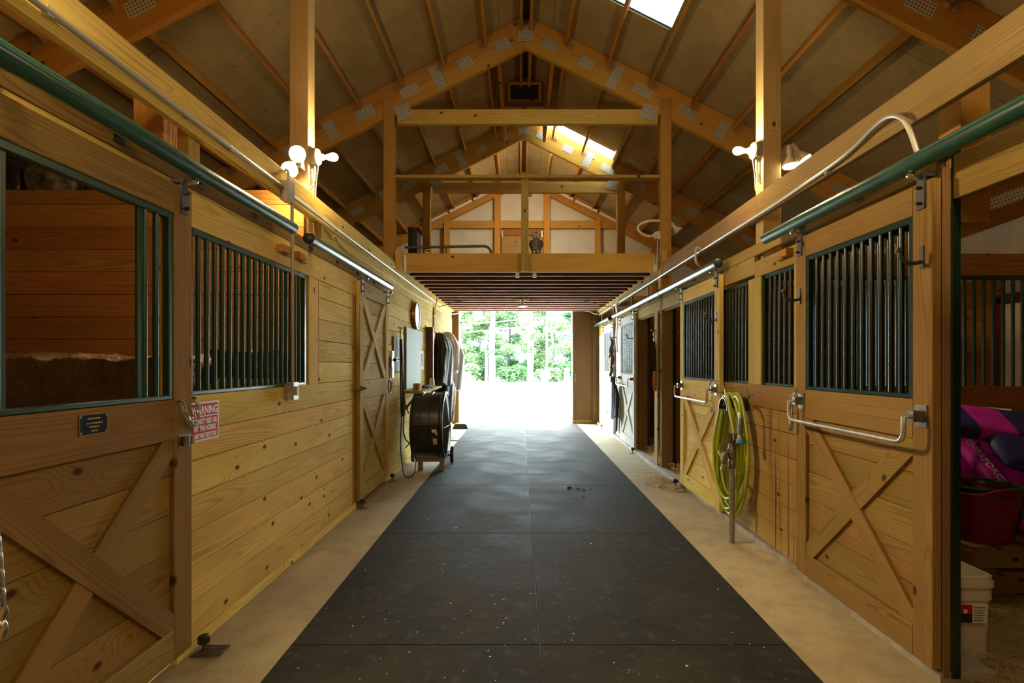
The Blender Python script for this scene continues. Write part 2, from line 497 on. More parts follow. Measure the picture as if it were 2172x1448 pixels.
abox('door_leaf', (XO2 - 0.05, 5.6, 0.02), (XO2 - 0.01, 6.5, 2.08), M['white_pl'], d7)
for yy in (5.78, 6.12):
    for z0, z1 in ((0.2, 0.95), (1.1, 1.9)):
        abox('door_panel', (XO2 - 0.062, yy, z0), (XO2 - 0.049, yy + 0.24, z1), M['white_pl'], d7)
MB().lathe([(0.012, 0), (0.012, 0.03), (0.032, 0.04), (0.036, 0.055), (0.02, 0.075), (0.001, 0.08)], (XO2 - 0.05, 6.42, 1.0), (-1, 0, 0), 14).build('knob', M['dull_steel'], d7, True)
for a, b in ((5.5, 5.59), (6.51, 6.6)):
    abox('door_frame', (XO2 - 0.07, a, 0), (XO2, b, 2.17), M['brown_dk'], d7)
abox('door_frame', (XO2 - 0.07, 5.5, 2.09), (XO2, 6.6, 2.2), M['brown_dk'], d7)

wf = thing('wall_front', 'closed end wall of the barn behind the viewpoint', 'wall', (0, YB, 0), kind='structure')
prism('sheet', [(XO1, YB, -0.1), (XO2, YB, -0.1), (XO2, YB, roofz(XO2) + 0.1), (RX, YB, RZ + 0.1), (XO1, YB, roofz(XO1) + 0.1)], (0, -1, 0), 0.06, (1, 0, 0), M['ply'], wf)

# ------------------------------------------------------------------ roof
ce = thing('ceiling', 'pitched barn roof of tan deck panels on wooden purlins', 'roof', (RX, 4, RZ), kind='structure')
SKY = [(4.75, 6.36), (10.02, 11.15)]
SX0, SX1 = 0.34, 1.60
def slope_pt(side, dx, up=0.0):
    return RX + side * dx, RZ - 0.5 * dx + up
def slope_slab(mb, side, d0, d1, y0, y1, off, t):
    x0, z0 = slope_pt(side, d0); x1, z1 = slope_pt(side, d1)
    u = V((x1 - x0, 0, z1 - z0)).normalized(); n = V((-u.z * side, 0, u.x * side))
    if n.z < 0: n = -n
    m = frame(u, V((0, 1, 0)), V(((x0 + x1) / 2, (y0 + y1) / 2, (z0 + z1) / 2)) + n * (off + t / 2))
    mb.obox(m, (d1 - d0) * math.sqrt(1.25) / 2, (y1 - y0) / 2, t / 2)
for side in (-1, 1):
    skin = MB()
    slope_slab(skin, side, -0.02, SX0, YB - 0.2, YE + 0.5, 0.05, 0.02)
    slope_slab(skin, side, SX1, 6.1, YB - 0.2, YE + 0.5, 0.05, 0.02)
    ys = [YB - 0.2] + ([v for ab in SKY for v in ab] if side > 0 else []) + [YE + 0.5]
    for i in range(0, len(ys), 2):
        slope_slab(skin, side, SX0, SX1, ys[i], ys[i + 1], 0.05, 0.02)
    skin.build('roof_skin', M['galv'], ce)
    rowsd = [(0.035, SX0), (SX0, SX1), (SX1, 2.2), (2.2, 3.28), (3.28, 4.36), (4.36, 5.6)]
    for ri, (d0, d1) in enumerate(rowsd):
        y = YB + (0.9 if ri % 2 else 0.0)
        cuts = [YB] + [YB + (1.1 if ri % 2 else 0) + 2.44 * k for k in range(0 if ri % 2 else 1, 8)] + [YE]
        cuts = sorted(c for c in set(round(c, 3) for c in cuts) if YB <= c <= YE)
        iv = [(cuts[i], cuts[i + 1]) for i in range(len(cuts) - 1)]
        if side > 0 and ri == 1:
            for a, b in SKY:
                nv = []
                for p, q in iv:
                    if q <= a or p >= b: nv.append((p, q)); continue
                    if p < a: nv.append((p, a))
                    if q > b: nv.append((b, q))
                iv = nv
        for p, q in iv:
            if q - p < 0.05: continue
            x0, z0 = slope_pt(side, d0); x1, z1 = slope_pt(side, d1)
            ym = (p + q) / 2
            n = V((side * 0.5, 0, 1)).normalized()
            board('roof_panel', V(((x0 + x1) / 2, p + 0.003, (z0 + z1) / 2)) + n * 0.025, V(((x0 + x1) / 2, q - 0.003, (z0 + z1) / 2)) + n * 0.025,
                  (d1 - d0) * math.sqrt(1.25) - 0.004, 0.012, (x1 - x0, 0, z1 - z0), M['deck'], ce, 0.002)
MB().box((RX - 0.16, YB - 0.2, 5.95), (RX + 0.16, YE + 0.5, 6.03)).build('ridge_cap', M['galv'], ce)
abox('ridge_gap_shade', (RX - 0.03, YB, 5.90), (RX + 0.03, YE, 5.948), M['black'], ce)  # black strip painted in as the shade of the ridge gap
mt, nt, p = newmat('translucent_skylight')
nt.nodes.remove(p)
tr = nt.nodes.new('ShaderNodeBsdfTranslucent'); tr.inputs[0].default_value = (0.22, 0.225, 0.23, 1)
nt.links.new(tr.outputs[0], nt.nodes['Material Output'].inputs[0])
mt2 = mt.copy(); mt2.name = 'translucent_skylight_clear'
[n for n in mt2.node_tree.nodes if n.type == 'BSDF_TRANSLUCENT'][0].inputs[0].default_value = (0.70, 0.69, 0.66, 1)
for i, (a, b) in enumerate(SKY):
    mb = MB(); slope_slab(mb, 1, SX0 + 0.002, SX1 - 0.002, a + 0.002, b - 0.002, 0.052, 0.006)
    o = mb.build(f'window_{i + 1}', (mt, mt2)[i])
    tag(o, ['translucent skylight panel high over the aisle, nearer the camera', 'translucent skylight strip beside the second truss'][i], 'skylight', kind='structure')
# purlins, between trusses
PD = [0.57, 1.115, 1.655, 2.2, 2.74, 3.28, 3.82, 4.36, 4.9, 5.4]
edges = [YB] + YT + [YE]
for bi in range(len(edges) - 1):
    y0 = edges[bi] + (0.078 if bi else 0); y1 = edges[bi + 1]
    for side in (-1, 1):
        for dx in [0.065] + PD:
            if dx > 3.9 and bi not in (1, 2, 3): continue
            if side < 0 and bi == 0: continue
            x, z = slope_pt(side, dx); n = V((side * 0.5, 0, 1)).normalized()
            dp = 0.19 if dx < 0.1 else 0.135
            cpt = V((x, 0, z)) - n * (dp / 2 - 0.02)
            if dx < 0.1: n = V((0, 0, 1)); cpt = V((x, 0, z - 0.07))
            board('purlin', cpt + V((0, y0, 0)), cpt + V((0, y1, 0)), dp, 0.038, n, M['fir'], ce)

# ------------------------------------------------------------------ trusses
def truss(y, label, posts=None, end=False):
    t = thing('roof_truss', label, 'roof truss', (RX, y, RZ), 'roof trusses across the barn', 'structure')
    n = (0, 1, 0); T = 0.076
    for side in (-1, 1):
        def pt(dx, dz): return (RX + side * dx, y, RZ + 0.012 - 0.5 * dx - dz)
        ex = 5.40
        for k, nm in ((0, 'upper_chord'), (1, 'lower_chord')):
            a, b = 0.212 * k, 0.212 * k + 0.209
            prism(nm, [pt(0.001, a), pt(ex, a), pt(ex, b), pt(0.001, b)], n, T, (side * 2, 0, -1), M['fir_truss'], t)
        u = V((side * 2, 0, -1)).normalized(); pn = V((side, 0, 2)).normalized()
        for dx, L, Wd, off in ((0.31, 0.20, 0.125, 0), (0.79, 0.20, 0.125, 0), (1.16, 0.15, 0.30, 0), (1.52, 0.24, 0.125, 0), (2.1, 0.24, 0.125, 0), (2.55, 0.15, 0.26, 0),
                               (3.05, 0.24, 0.125, 0), (3.55, 0.2, 0.125, 0), (4.1, 0.24, 0.125, 0), (4.7, 0.2, 0.125, 0)):
            c_ = V((RX + side * dx, y - 0.003, RZ - 0.5 * dx - 0.21))
            board('nail_plate', c_ - u * L / 2, c_ + u * L / 2, Wd, 0.004, pn, M['plate'], t, 0.0008)
        c_ = V((RX + side * 1.60, y - 0.004, 4.68))
        board('nail_plate', c_ - V((side * 0.09, 0, -0.03)), c_ + V((side * 0.09, 0, -0.03)), 0.2, 0.004, (0, 0, 1), M['plate'], t, 0.0008)
        if not end:
            for dx in PD[:7]:
                x, z = slope_pt(side, dx)
                m_ = MB()
                for e in (-1, 1):
                    q = V((x, y - 0.02, z - 0.115)) + u * e * 0.028
                    m_.obox(frame(u, pn, q), 0.008, 0.035, 0.02)
                m_.build('joist_hanger', M['galv'], t)
    board('nail_plate', (RX - 0.004, y - 0.003, RZ - 0.33), (RX - 0.004, y - 0.003, RZ - 0.13), 0.19, 0.004, (1, 0, 0), M['plate'], t, 0.0008)
    abox('tie_beam', (-1.60, y - 0.0, 4.53), (1.80, y + 0.076, 4.72), M['fir_tie'], t)
    return t
truss(YT[0], 'timber roof truss with nail plates, behind the viewpoint')
truss(YT[1], 'timber roof truss with nail plates, just above the viewpoint')
truss(YT[2], 'timber roof truss carried by the two posts that hold the lit bulbs')
truss(YT[3], 'timber roof truss over the front edge of the loft, closed by a tie beam')
truss(YT[4], 'timber roof truss over the middle of the loft, half lit by the skylight')

# posts
def post(x0, x1, y, z0, z1, label, mat=None):
    o = abox('timber_post', (x0, y, z0), (x1, y + 0.14, z1), mat or M['fir'])
    return tag(o, label, 'post', 'square timber posts beside the aisle', 'structure')
post(-1.80, -1.655, 4.42, 0, 4.6, 'square timber post behind the twin flood lamps on the fan side', M['post_pale'])
post(1.90, 2.04, 4.42, 0, 4.6, 'square timber post with a lit bulb on the hose side', M['post_pale'])
post(-1.777, -1.637, 7.36, 0, 4.85, 'square timber post at the loft front on the clock side')
post(1.83, 1.97, 7.36, 2.34, 4.85, 'square timber post at the loft front with the unlit lamp')
post(-1.78, -1.645, 10.33, 2.9, 4.7, 'square timber post inside the loft under the second truss, clock side')
post(1.78, 1.92, 10.33, 2.9, 4.7, 'square timber post inside the loft under the second truss, hose side')
post(-1.80, -1.655, 1.46, 0, 4.6, 'square timber post just out of view beside the near grille door')
post(1.90, 2.04, 1.46, 2.1, 4.6, 'square timber post above the feed room header')

# aisle header beams
for x0, x1, lab in ((-1.64, -1.60, 'long header beam over the fan side wall carrying conduit'), (1.84, 1.88, 'long header beam over the hose side wall with looped conduit')):
    b = thing('header_beam', lab, 'beam', ((x0 + x1) / 2, 5, 2.52), 'header beams along the aisle', 'structure')
    for a, c in ((YB, 4.40), (4.403, 7.3), (7.303, 13.25)):
        abox('beam_length', (x0, a, 2.522), (x1, c, 2.71), M['pine_wall'] if x0 < 0 else M['pine_mid'], b)

# ------------------------------------------------------------------ cupola header at the ridge
cu = thing('cupola_frame', 'wooden cupola frame with dark screened vent at the ridge', 'cupola', (RX, 8.9, 5.5), kind='structure')
yc_ = 8.85
prism('vent_board', [(-0.24, yc_, 5.43), (0.38, yc_, 5.43), (0.38, yc_, 5.86), (0.07, yc_, 6.02), (-0.24, yc_, 5.86)], (0, 1, 0), 0.03, (1, 0, 0), M['fir_dark'], cu)
abox('vent_screen', (-0.15, yc_ - 0.008, 5.53), (0.29, yc_ + 0.002, 5.76), M['black'], cu)
for lo, hi in (((-0.19, yc_ - 0.022, 5.49), (0.33, yc_ - 0.002, 5.53)), ((-0.19, yc_ - 0.022, 5.76), (0.33, yc_ - 0.002, 5.80)),
               ((-0.19, yc_ - 0.022, 5.53), (-0.15, yc_ - 0.002, 5.76)), ((0.29, yc_ - 0.022, 5.53), (0.33, yc_ - 0.002, 5.76))):
    abox('vent_frame', lo, hi, M['fir'], cu)
for x in (-0.30, 0.41):
    abox('curb_board', (x, 7.55, 5.40), (x + 0.05, 10.2, 5.76), M['fir'], cu)

# ------------------------------------------------------------------ end wall, gable and loft
we = thing('wall_back', 'end wall with the open aisle doorway and white wrapped gable', 'wall', (0, YE, 0), kind='structure')
yb = YE + 0.1
prism('siding', [(XO1, yb, 0), (-1.45, yb, 0), (-1.45, yb, 2.70), (XO1, yb, 2.70)], (0, 1, 0), 0.05, (0, 0, 1), M['ply'], we)
prism('siding', [(1.22, yb, 0), (XO2, yb, 0), (XO2, yb, 2.70), (1.22, yb, 2.70)], (0, 1, 0), 0.05, (0, 0, 1), M['ply'], we)
prism('housewrap', [(XO1, yb, 2.70), (XO2, yb, 2.70), (XO2, yb, roofz(XO2) + 0.1), (RX, yb, RZ + 0.1), (XO1, yb, roofz(XO1) + 0.1)], (0, 1, 0), 0.05, (1, 0, 0), M['wrap'], we)
for side in (-1, 1):
    def pt(dx, dz): return (RX + side * dx, YE - 0.04, RZ + 0.012 - 0.5 * dx - dz)
    prism('gable_rafter', [pt(0.001, 0), pt(5.4, 0), pt(5.4, 0.30), pt(0.001, 0.30)], (0, 1, 0), 0.09, (side * 2, 0, -1), M['fir_truss'], we)
for x0, x1 in ((-0.60, -0.46), (0.56, 0.70), (-1.78, -1.66), (1.77, 1.89), (-3.1, -3.0), (3.1, 3.2)):
    zt = min(roofz((x0 + x1) / 2) - 0.28, 5.6)
    abox('gable_stud', (x0, YE - 0.06, 2.9), (x1, YE + 0.08, zt), M['fir_truss'], we)
abox('gable_girt', (-2.6, YE - 0.02, 4.59), (2.7, YE + 0.06, 4.77), M['fir_truss'], we)
abox('gable_plate', (-5.3, YE - 0.05, 2.88), (5.5, YE + 0.09, 4.02 - 1.02), M['fir_truss'], we)
hb = thing('loft_hatch', 'plywood loft hatch door in the white gable behind the owl', 'hatch', (0.08, YE, 4.0))
abox('hatch_panel', (-0.44, YE + 0.005, 3.55), (0.54, YE + 0.035, 4.50), M['ply'], hb)
abox('hatch_rail', (-0.44, YE - 0.03, 4.42), (0.54, YE + 0.004, 4.55), M['fir_dark'], hb)
for x in (-0.43, 0.50):
    abox('hinge', (x, YE - 0.035, 4.38), (x + 0.03, YE - 0.02, 4.53), M['galv'], hb)
for x in (-0.1, 0.25):
    MB().tube([(x, YE - 0.03, 4.40), (x, YE - 0.05, 4.36)], 0.012, 6).build('screw_eye', M['galv'], hb)
# jamb
abox('door_jamb', (-1.60, YE - 0.02, 0), (-1.44, YE + 0.1, 2.70), M['ply_end'], we)
abox('door_jamb', (1.70, YE - 0.02, 0), (1.88, YE + 0.1, 2.70), M['ply_end'], we)
# big plywood end door
d8 = thing('door_8', 'brown plywood sliding door leaf at the open end of the aisle', 'door', (1.48, YE, 0), kind='structure')
abox('door_leaf', (1.25, YE + 0.02, 0.03), (1.72, YE + 0.06, 2.69), M['ply_end'], d8, axis=2)
abox('edge_channel', (1.225, YE + 0.0, 0.02), (1.25, YE + 0.08, 2.69), M['galv'], d8)
abox('bottom_rail', (1.25, YE + 0.0, 0.02), (1.72, YE + 0.02, 0.09), M['post_brown'], d8)
MB().box((1.275, YE - 0.02, 1.00), (1.30, YE + 0.02, 1.18)).box((1.28, YE - 0.03, 0.84), (1.295, YE + 0.02, 0.90)).build('latch', M['dull_steel'], d8)

lf = thing('loft_floor', 'hay loft floor on closely spaced red-brown joists over the far aisle', 'loft', (0.1, 10, 2.63), kind='structure')
abox('loft_deck', (-1.56, 7.58, 2.86), (1.83, YE - 0.06, 2.876), M['fir_dark'], lf)
for i in range(14):
    y = 7.93 + 0.397 * i
    if y > YE - 0.1: break
    abox('joist', (-1.54, y, 2.637), (1.82, y + 0.038, 2.858), M['joist'], lf)
    abox('joist_lit_edge', (-1.54, y - 0.001, 2.630), (1.82, y + 0.039, 2.637), M['joist_lit_edge'], lf, c=0.001)  # thin pale strip painting floor light onto the joist underside
fb = thing('loft_beam', 'wide orange front beam of the loft spanning the aisle', 'beam', (0.1, 7.54, 2.63), kind='structure')
abox('beam_half', (-1.545, 7.54, 2.628), (0.02, 7.58, 2.873), M['fir_tie'], fb)
abox('beam_half', (0.024, 7.54, 2.628), (1.83, 7.58, 2.873), M['fir_tie'], fb)
abox('beam_lit_edge', (-1.545, 7.541, 2.622), (1.83, 7.579, 2.628), M['joist_lit_edge'], fb, c=0.001)  # same painted light along the underside of the beam
for x in (-1.545, 1.80):
    MB().box((x, 7.525, 2.63), (x + 0.012, 7.54, 2.85)).box((x - 0.02, 7.536, 2.628), (x + 0.03, 7.54, 2.84)).build('joist_hanger', M['galv'], fb)
for side, x0, x1 in ((-1, -1.612, -1.548), (1, 1.832, 1.895)):
    abox('ledger', (x0, 7.30, 2.625), (x1, YE - 0.05, 2.873), M['fir_tie'], fb)
rl = thing('loft_railing', 'flat timber rail with one centre post across the loft front', 'railing', (0.05, 7.49, 2.6))
abox('rail', (-1.636, 7.40, 3.835), (1.825, 7.54, 3.873), M['pine'], rl)
abox('rail_post', (0.015, 7.445, 2.615), (0.112, 7.535, 3.834), M['pine'], rl)
for z in (2.69, 2.82):
    MB().lathe([(0.014, 0), (0.014, 0.006), (0.007, 0.006), (0.007, 0.012)], (0.075, 7.445, z), (0, -1, 0), 8).build('bolt', M['dull_steel'], rl)
# fascia in the far part of the hose side
tr1 = abox('trim_1', (1.806, 8.45, 2.60), (1.829, 13.2, 2.73), M['pine'])
tag(tr1, 'pale board along the loft edge above the far stall doors', 'trim', kind='structure')

# ------------------------------------------------------------------ stall fronts
wl = thing('wall_left', 'horizontal pine plank wall with fixed green grille, fan side', 'wall', (XL, 5, 0), kind='structure')
wr = thing('wall_right', 'horizontal pine plank wall with stall openings, hose side', 'wall', (XR, 5, 0), kind='structure')
def planks(root, x, s, y0, y1, z0, z1, mat, pitch=0.1725, t=0.022, joints=()):
    z = z0; k = 0
    cuts = [y0] + [j for j in joints if y0 < j < y1] + [y1]
    while z < z1 - 0.02:
        zz = min(z + pitch, z1)
        for i in range(len(cuts) - 1):
            jit = rnd.uniform(0, 0.0018)
            xa = x + s * jit
            abox('plank', (min(xa, xa + s * t), cuts[i] + 0.0015, z + 0.0018), (max(xa, xa + s * t), cuts[i + 1] - 0.0015, zz - 0.0018), mat, root, axis=1)
        z = zz; k += 1
def bd(root, name, x, s, y0, y1, z0, z1, mat, t=0.03, axis=1):
    return abox(name, (min(x, x + s * t), y0, z0), (max(x, x + s * t), y1, z1), mat, root, axis=axis)
def grille(root, x, s, y0, y1, z0, z1, pitch=0.0767, mat=None, skip=(), r=0.0125):
    mat = mat or M['green']
    xm = x + s * 0.02
    fm = M['green_frame'] if mat is M['green_dark'] else mat
    for a, b in (((xm - 0.016, y0, z1 - 0.03), (xm + 0.016, y1, z1)), ((xm - 0.016, y0, z0), (xm + 0.016, y1, z0 + 0.02))):
        abox('grille_rail', a, b, fm, root)
    abox('grille_stile', (xm - 0.016, y0, z0), (xm + 0.016, y0 + 0.03, z1), fm, root)
    abox('grille_stile', (xm - 0.016, y1 - 0.03, z0), (xm + 0.016, y1, z1), fm, root)
    n = max(1, round((y1 - y0 - 0.05) / pitch) - 1)
    L = z1 - z0 - 0.03
    key = ('bar', round(L, 3), r, mat.name)
    if key not in CACHE:
        mb = MB().tube([(0, 0, 0), (0, 0, L)], r, 10)
        o = mb.build('bar', mat, None, True, org=(0, 0, 0)); CACHE[key] = o.data
        bpy.data.objects.remove(o)
    for i in range(n):
        yy = y0 + 0.025 + (y1 - y0 - 0.05) * (i + 1) / (n + 1)
        if any(a < yy < b for a, b in skip): continue
        link(bpy.data.objects.new('bar', CACHE[key]), root, Matrix.Translation((xm, yy, z0 + 0.015)))

# left wall
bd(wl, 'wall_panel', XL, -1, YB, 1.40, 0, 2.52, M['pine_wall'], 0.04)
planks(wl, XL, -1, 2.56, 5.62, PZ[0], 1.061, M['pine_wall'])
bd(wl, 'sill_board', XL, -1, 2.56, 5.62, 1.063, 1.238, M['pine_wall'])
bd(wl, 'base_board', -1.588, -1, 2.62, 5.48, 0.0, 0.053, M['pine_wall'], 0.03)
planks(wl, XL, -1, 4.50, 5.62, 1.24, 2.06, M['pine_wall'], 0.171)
bd(wl, 'jamb_board', XL, -1, 4.29, 4.49, 1.24, 2.06, M['pine_wall'], 0.03, 2)
bd(wl, 'jamb_board', XL - 0.03, -1, 4.245, 4.288, 1.24, 2.06, M['fir'], 0.09, 2)
bd(wl, 'jamb_board', XL, -1, 2.56, 2.74, 1.24, 2.06, M['pine_wall'], 0.03, 2)
bd(wl, 'header_board', XL, -1, 1.2, 6.86, 2.063, 2.245, M['pine_wall'])
bd(wl, 'track_board', XL, -1, 1.2, 6.86, 2.248, 2.335, M['pine_near'], 0.04)
bd(wl, 'upper_panel', XL - 0.005, -1, 4.57, 7.37, 2.338, 2.52, M['pine_wall'], 0.02)
abox('blocking', (-1.654, 4.50, 2.337), (-1.61, 4.568, 2.52), M['fir'], wl, axis=2)
grille(wl, XL - 0.0, -1, 2.745, 4.243, 1.24, 2.062)
planks(wl, XL, -1, 6.62, YE - 0.03, PZ[0], 2.52, M['pine_wall'], 0.176, joints=(7.37, 10.37))
bd(wl, 'base_board', -1.588, -1, 6.7, YE - 0.04, 0.0, 0.053, M['pine_wall'], 0.03)
bd(wl, 'door_post', XL - 0.0, -1, 5.40, 5.52, 0.0, 2.06, M['fir'], 0.05, 2)
# right wall
KX = 1.80
kb = MB()
kb.box((KX + 0.035, 2.47, 0), (KX + 0.28, 6.34, 0.045)).box((KX, 8.9, 0), (KX + 0.28, YE, 0.05)).box((KX, 6.34, 0), (KX + 0.10, 8.9, 0.05))
o = kb.build('trim_2', plain('kerb_concrete', (0.36, 0.31, 0.23), 0.8, mottle=(5, 0.25)))
tag(o, 'low concrete kerb along the foot of the stall fronts', 'kerb', kind='structure')
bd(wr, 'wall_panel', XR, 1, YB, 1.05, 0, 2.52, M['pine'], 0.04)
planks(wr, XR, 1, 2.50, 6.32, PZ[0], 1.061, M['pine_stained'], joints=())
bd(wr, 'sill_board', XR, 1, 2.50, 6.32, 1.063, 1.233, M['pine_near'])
for a, b in ((4.345, 4.587), (3.70, 3.82), (2.50, 2.62), (5.98, 6.32)):
    bd(wr, 'jamb_board', XR, 1, a, b, 1.235, 2.07, M['pine'], 0.03, 2)
bd(wr, 'header_board', XR, 1, 2.47, 4.46, 2.072, 2.20, M['pine'])
bd(wr, 'header_board', XR, 1, 4.463, 8.95, 2.10, 2.245, M['pine'])
bd(wr, 'header_board', XR, 1, 8.953, YE - 0.03, 2.072, 2.245, M['pine'])
bd(wr, 'track_board', XR, 1, 2.47, 8.95, 2.248, 2.335, M['pine'], 0.035)
bd(wr, 'track_board', XR, 1, 8.953, YE - 0.03, 2.248, 2.335, M['pine'], 0.035)
bd(wr, 'header_board', XR + 0.035, 1, YB, 2.46, 2.11, 2.30, M['pine_near'], 0.05)
for a, b in ((2.62, 3.70), (3.82, 4.345), (4.587, 5.98)):
    grille(wr, XR + 0.01, 1, a, b, 1.233, 2.072, mat=M['green_dark'])
planks(wr, XR, 1, 8.97, 10.37, PZ[0], 2.07, M['pine'], 0.176)
planks(wr, XR, 1, 10.373, YE - 0.03, PZ[0], 2.07, M['daylit'], 0.176)
def jamb(y0, y1, x0, x1, label, z1=2.33):
    j = thing('stall_post', label, 'post', ((x0 + x1) / 2, y0, 0), 'door posts along the hose side', 'structure')
    abox('timber', (x0, y0, 0.02), (x1, y1, z1), M['post_brown'], j, axis=2)
    abox('steel_channel', (x1, y0 - 0.004, 0.02), (x1 + 0.042, y1, z1), M['green_dark'], j, axis=2)
    return j
jamb(2.47, 2.51, 1.845, 1.882, 'dark timber door post edged in green steel beside the feed room')
jamb(7.37, 7.49, 1.845, 1.99, 'timber stall post edged in green steel under the loft front', 2.33)
jamb(8.92, 9.06, 1.875, 2.01, 'timber stall post edged in green steel before the far open door')
bd(wr, 'post_cover', 1.82, 1, 7.505, 7.66, 0.05, 2.10, M['pine'], 0.02, 2)
for z in (2.10,):
    bd(wr, 'header_board', XR + 0.03, 1, 6.34, 8.95, 2.08, 2.25, M['pine_near'], 0.03)
bd(wr, 'blocking', XR, 1, 9.4, 9.44, 2.34, 2.52, M['pine'], 0.03, 2)
bd(wr, 'blocking', XR, 1, 11.2, 11.24, 2.34, 2.52, M['pine'], 0.03, 2)
bd(wr, 'blocking', XR, 1, 12.8, 12.84, 2.34, 2.52, M['pine'], 0.03, 2)
bd(wr, 'blocking', XR, 1, 8.2, 8.24, 2.34, 2.52, M['pine'], 0.03, 2)
abox('blocking', (2.04, 2.62, 2.05), (2.18, 2.76, 2.85), M['fir'], wr, axis=2)
abox('blocking', (-1.86, 2.72, 2.3), (-1.72, 2.86, 2.80), M['fir'], wl, axis=2)
abox('blocking', (-1.70, 2.80, 2.34), (-1.64, 2.90, 2.6), M['pine'], wl, axis=2)
# pegs / wooden blocks
def peg(x, s, y, z, lab):
    b = thing('wood_block', lab, 'block', (x, y, z), 'stepped wood blocks on the header boards')
    abox('block', (min(x, x - s * 0.05), y, z), (max(x, x - s * 0.05), y + 0.10, z + 0.05), M['fir'], b)
    abox('step', (min(x, x - s * 0.025), y + 0.10, z - 0.005), (max(x, x - s * 0.025), y + 0.20, z + 0.04), M['pine'], b)
peg(XL, -1, 3.72, 2.135, 'small stepped wood block just before the upright conduit')
peg(XL, -1, 3.99, 2.14, 'small stepped wood block just past the upright conduit')
peg(XR, 1, 3.83, 2.13, 'small wood block under the near track on the hose side')
peg(XR, 1, 5.13, 2.15, 'small wood block beside the second hose side door')

# ------------------------------------------------------------------ partitions
def partition(name, label, x0, x1, y, ztop, mat, grill=False):
    p = thing(name, label, 'partition', ((x0 + x1) / 2, y, 0), kind='structure')
    z = 0.03
    zt = 1.225 if grill else ztop
    while z < zt - 0.03:
        zz = min(z + 0.1725, zt)
        abox('plank', (x0, y + rnd.uniform(0, 0.002), z + 0.001), (x1, y + 0.04, zz - 0.001), mat, p, axis=0)
        z = zz
    if grill:
        abox('header_board', (x0, y - 0.01, 2.07), (x1, y + 0.05, 2.24), mat, p)
        abox('grille_rail', (x0, y + 0.005, 2.04), (x1, y + 0.035, 2.07), M['green'], p)
        key = ('pbar',)
        n = 0
        x = x0 + 0.06
        while x < x1 - 0.05 and n < 48:
            o = abox('bar', (x - 0.011, y + 0.009, 1.225), (x + 0.011, y + 0.031, 2.045), M['green'], p, c=0.006)
            x += 0.0745; n += 1
    return p
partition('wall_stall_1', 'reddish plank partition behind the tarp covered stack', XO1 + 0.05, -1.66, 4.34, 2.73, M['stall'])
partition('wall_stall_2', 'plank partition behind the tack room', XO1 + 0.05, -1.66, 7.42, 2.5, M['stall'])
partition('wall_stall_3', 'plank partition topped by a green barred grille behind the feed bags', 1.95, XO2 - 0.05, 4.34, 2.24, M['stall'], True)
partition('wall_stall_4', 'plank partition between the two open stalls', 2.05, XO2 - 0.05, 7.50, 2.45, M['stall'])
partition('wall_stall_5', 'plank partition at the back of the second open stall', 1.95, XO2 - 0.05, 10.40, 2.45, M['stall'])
ab = thing('angled_timber', 'pair of dark angled timbers with a long nail plate above the feed room', 'timber', (3.7, 4.5, 2.4), kind='structure')
board('timber', (3.0, 4.50, 2.28), (4.4, 4.50, 2.78), 0.13, 0.04, (0, 0, 1), M['fir_dark'], ab)
board('timber', (3.0, 4.50, 2.52), (4.4, 4.50, 3.02), 0.15, 0.04, (0, 0, 1), M['fir_dark'], ab)
board('nail_plate', (3.35, 4.478, 2.525), (4.4, 4.478, 2.90), 0.10, 0.004, (0, 0, 1), M['plate'], ab)
sd = abox('storage_deck', (XO1 + 0.1, 4.40, 2.60), (-1.82, 6.2, 2.66), M['pallet'])
tag(sd, 'plank storage deck behind the tall reddish partition', 'shelf', kind='structure')

# ------------------------------------------------------------------ sliding doors
def hanger(root, x, s, y, ztop=2.25):
    """strap on the stile with a bolt up to the track; x = door face, s = into the wall"""
    mb = MB().box((min(x, x - s * 0.008), y - 0.024, 2.085), (max(x, x - s * 0.008), y + 0.024, 2.235))
    mb.box((min(x - s * 0.012, x + s * 0.05), y - 0.02, 2.228), (max(x - s * 0.012, x + s * 0.05), y + 0.02, 2.242))
    for z in (2.11, 2.18):
        mb.tube([(x, y, z), (x - s * 0.03, y, z)], 0.008, 6)
    h = mb.build('hanger', M['iron'], root)
    mb = MB().tube([(x - s * 0.045, y, 2.275), (x - s * 0.045, y, 2.235), (x - s * 0.02, y, 2.225)], 0.012, 8)
    mb.lathe([(0.02, 0), (0.024, 0.008), (0.02, 0.016)], (x - s * 0.045, y, 2.228), (0, 0, 1), 10)
    mb.build('hanger_bolt', M['steel'], h, True)
    return h
def hook(root, x, s, y, z):
    mb = MB().box((min(x, x - s * 0.006), y - 0.012, z - 0.05), (max(x, x - s * 0.006), y + 0.012, z + 0.05))
    mb.tube(spline([(x - s * 0.005, y, z - 0.02), (x - s * 0.05, y, z - 0.028), (x - s * 0.09, y, z - 0.012), (x - s * 0.105, y, z + 0.03)], 6), [0.009] * 18 + [0.008], 8)
    mb.lathe([(0.004, -0.012), (0.013, -0.006), (0.014, 0.003), (0.004, 0.012)], (x - s * 0.105, y, z + 0.032), (0, 0, 1), 10)
    mb.build('blanket_hook', M['iron'], root, True)
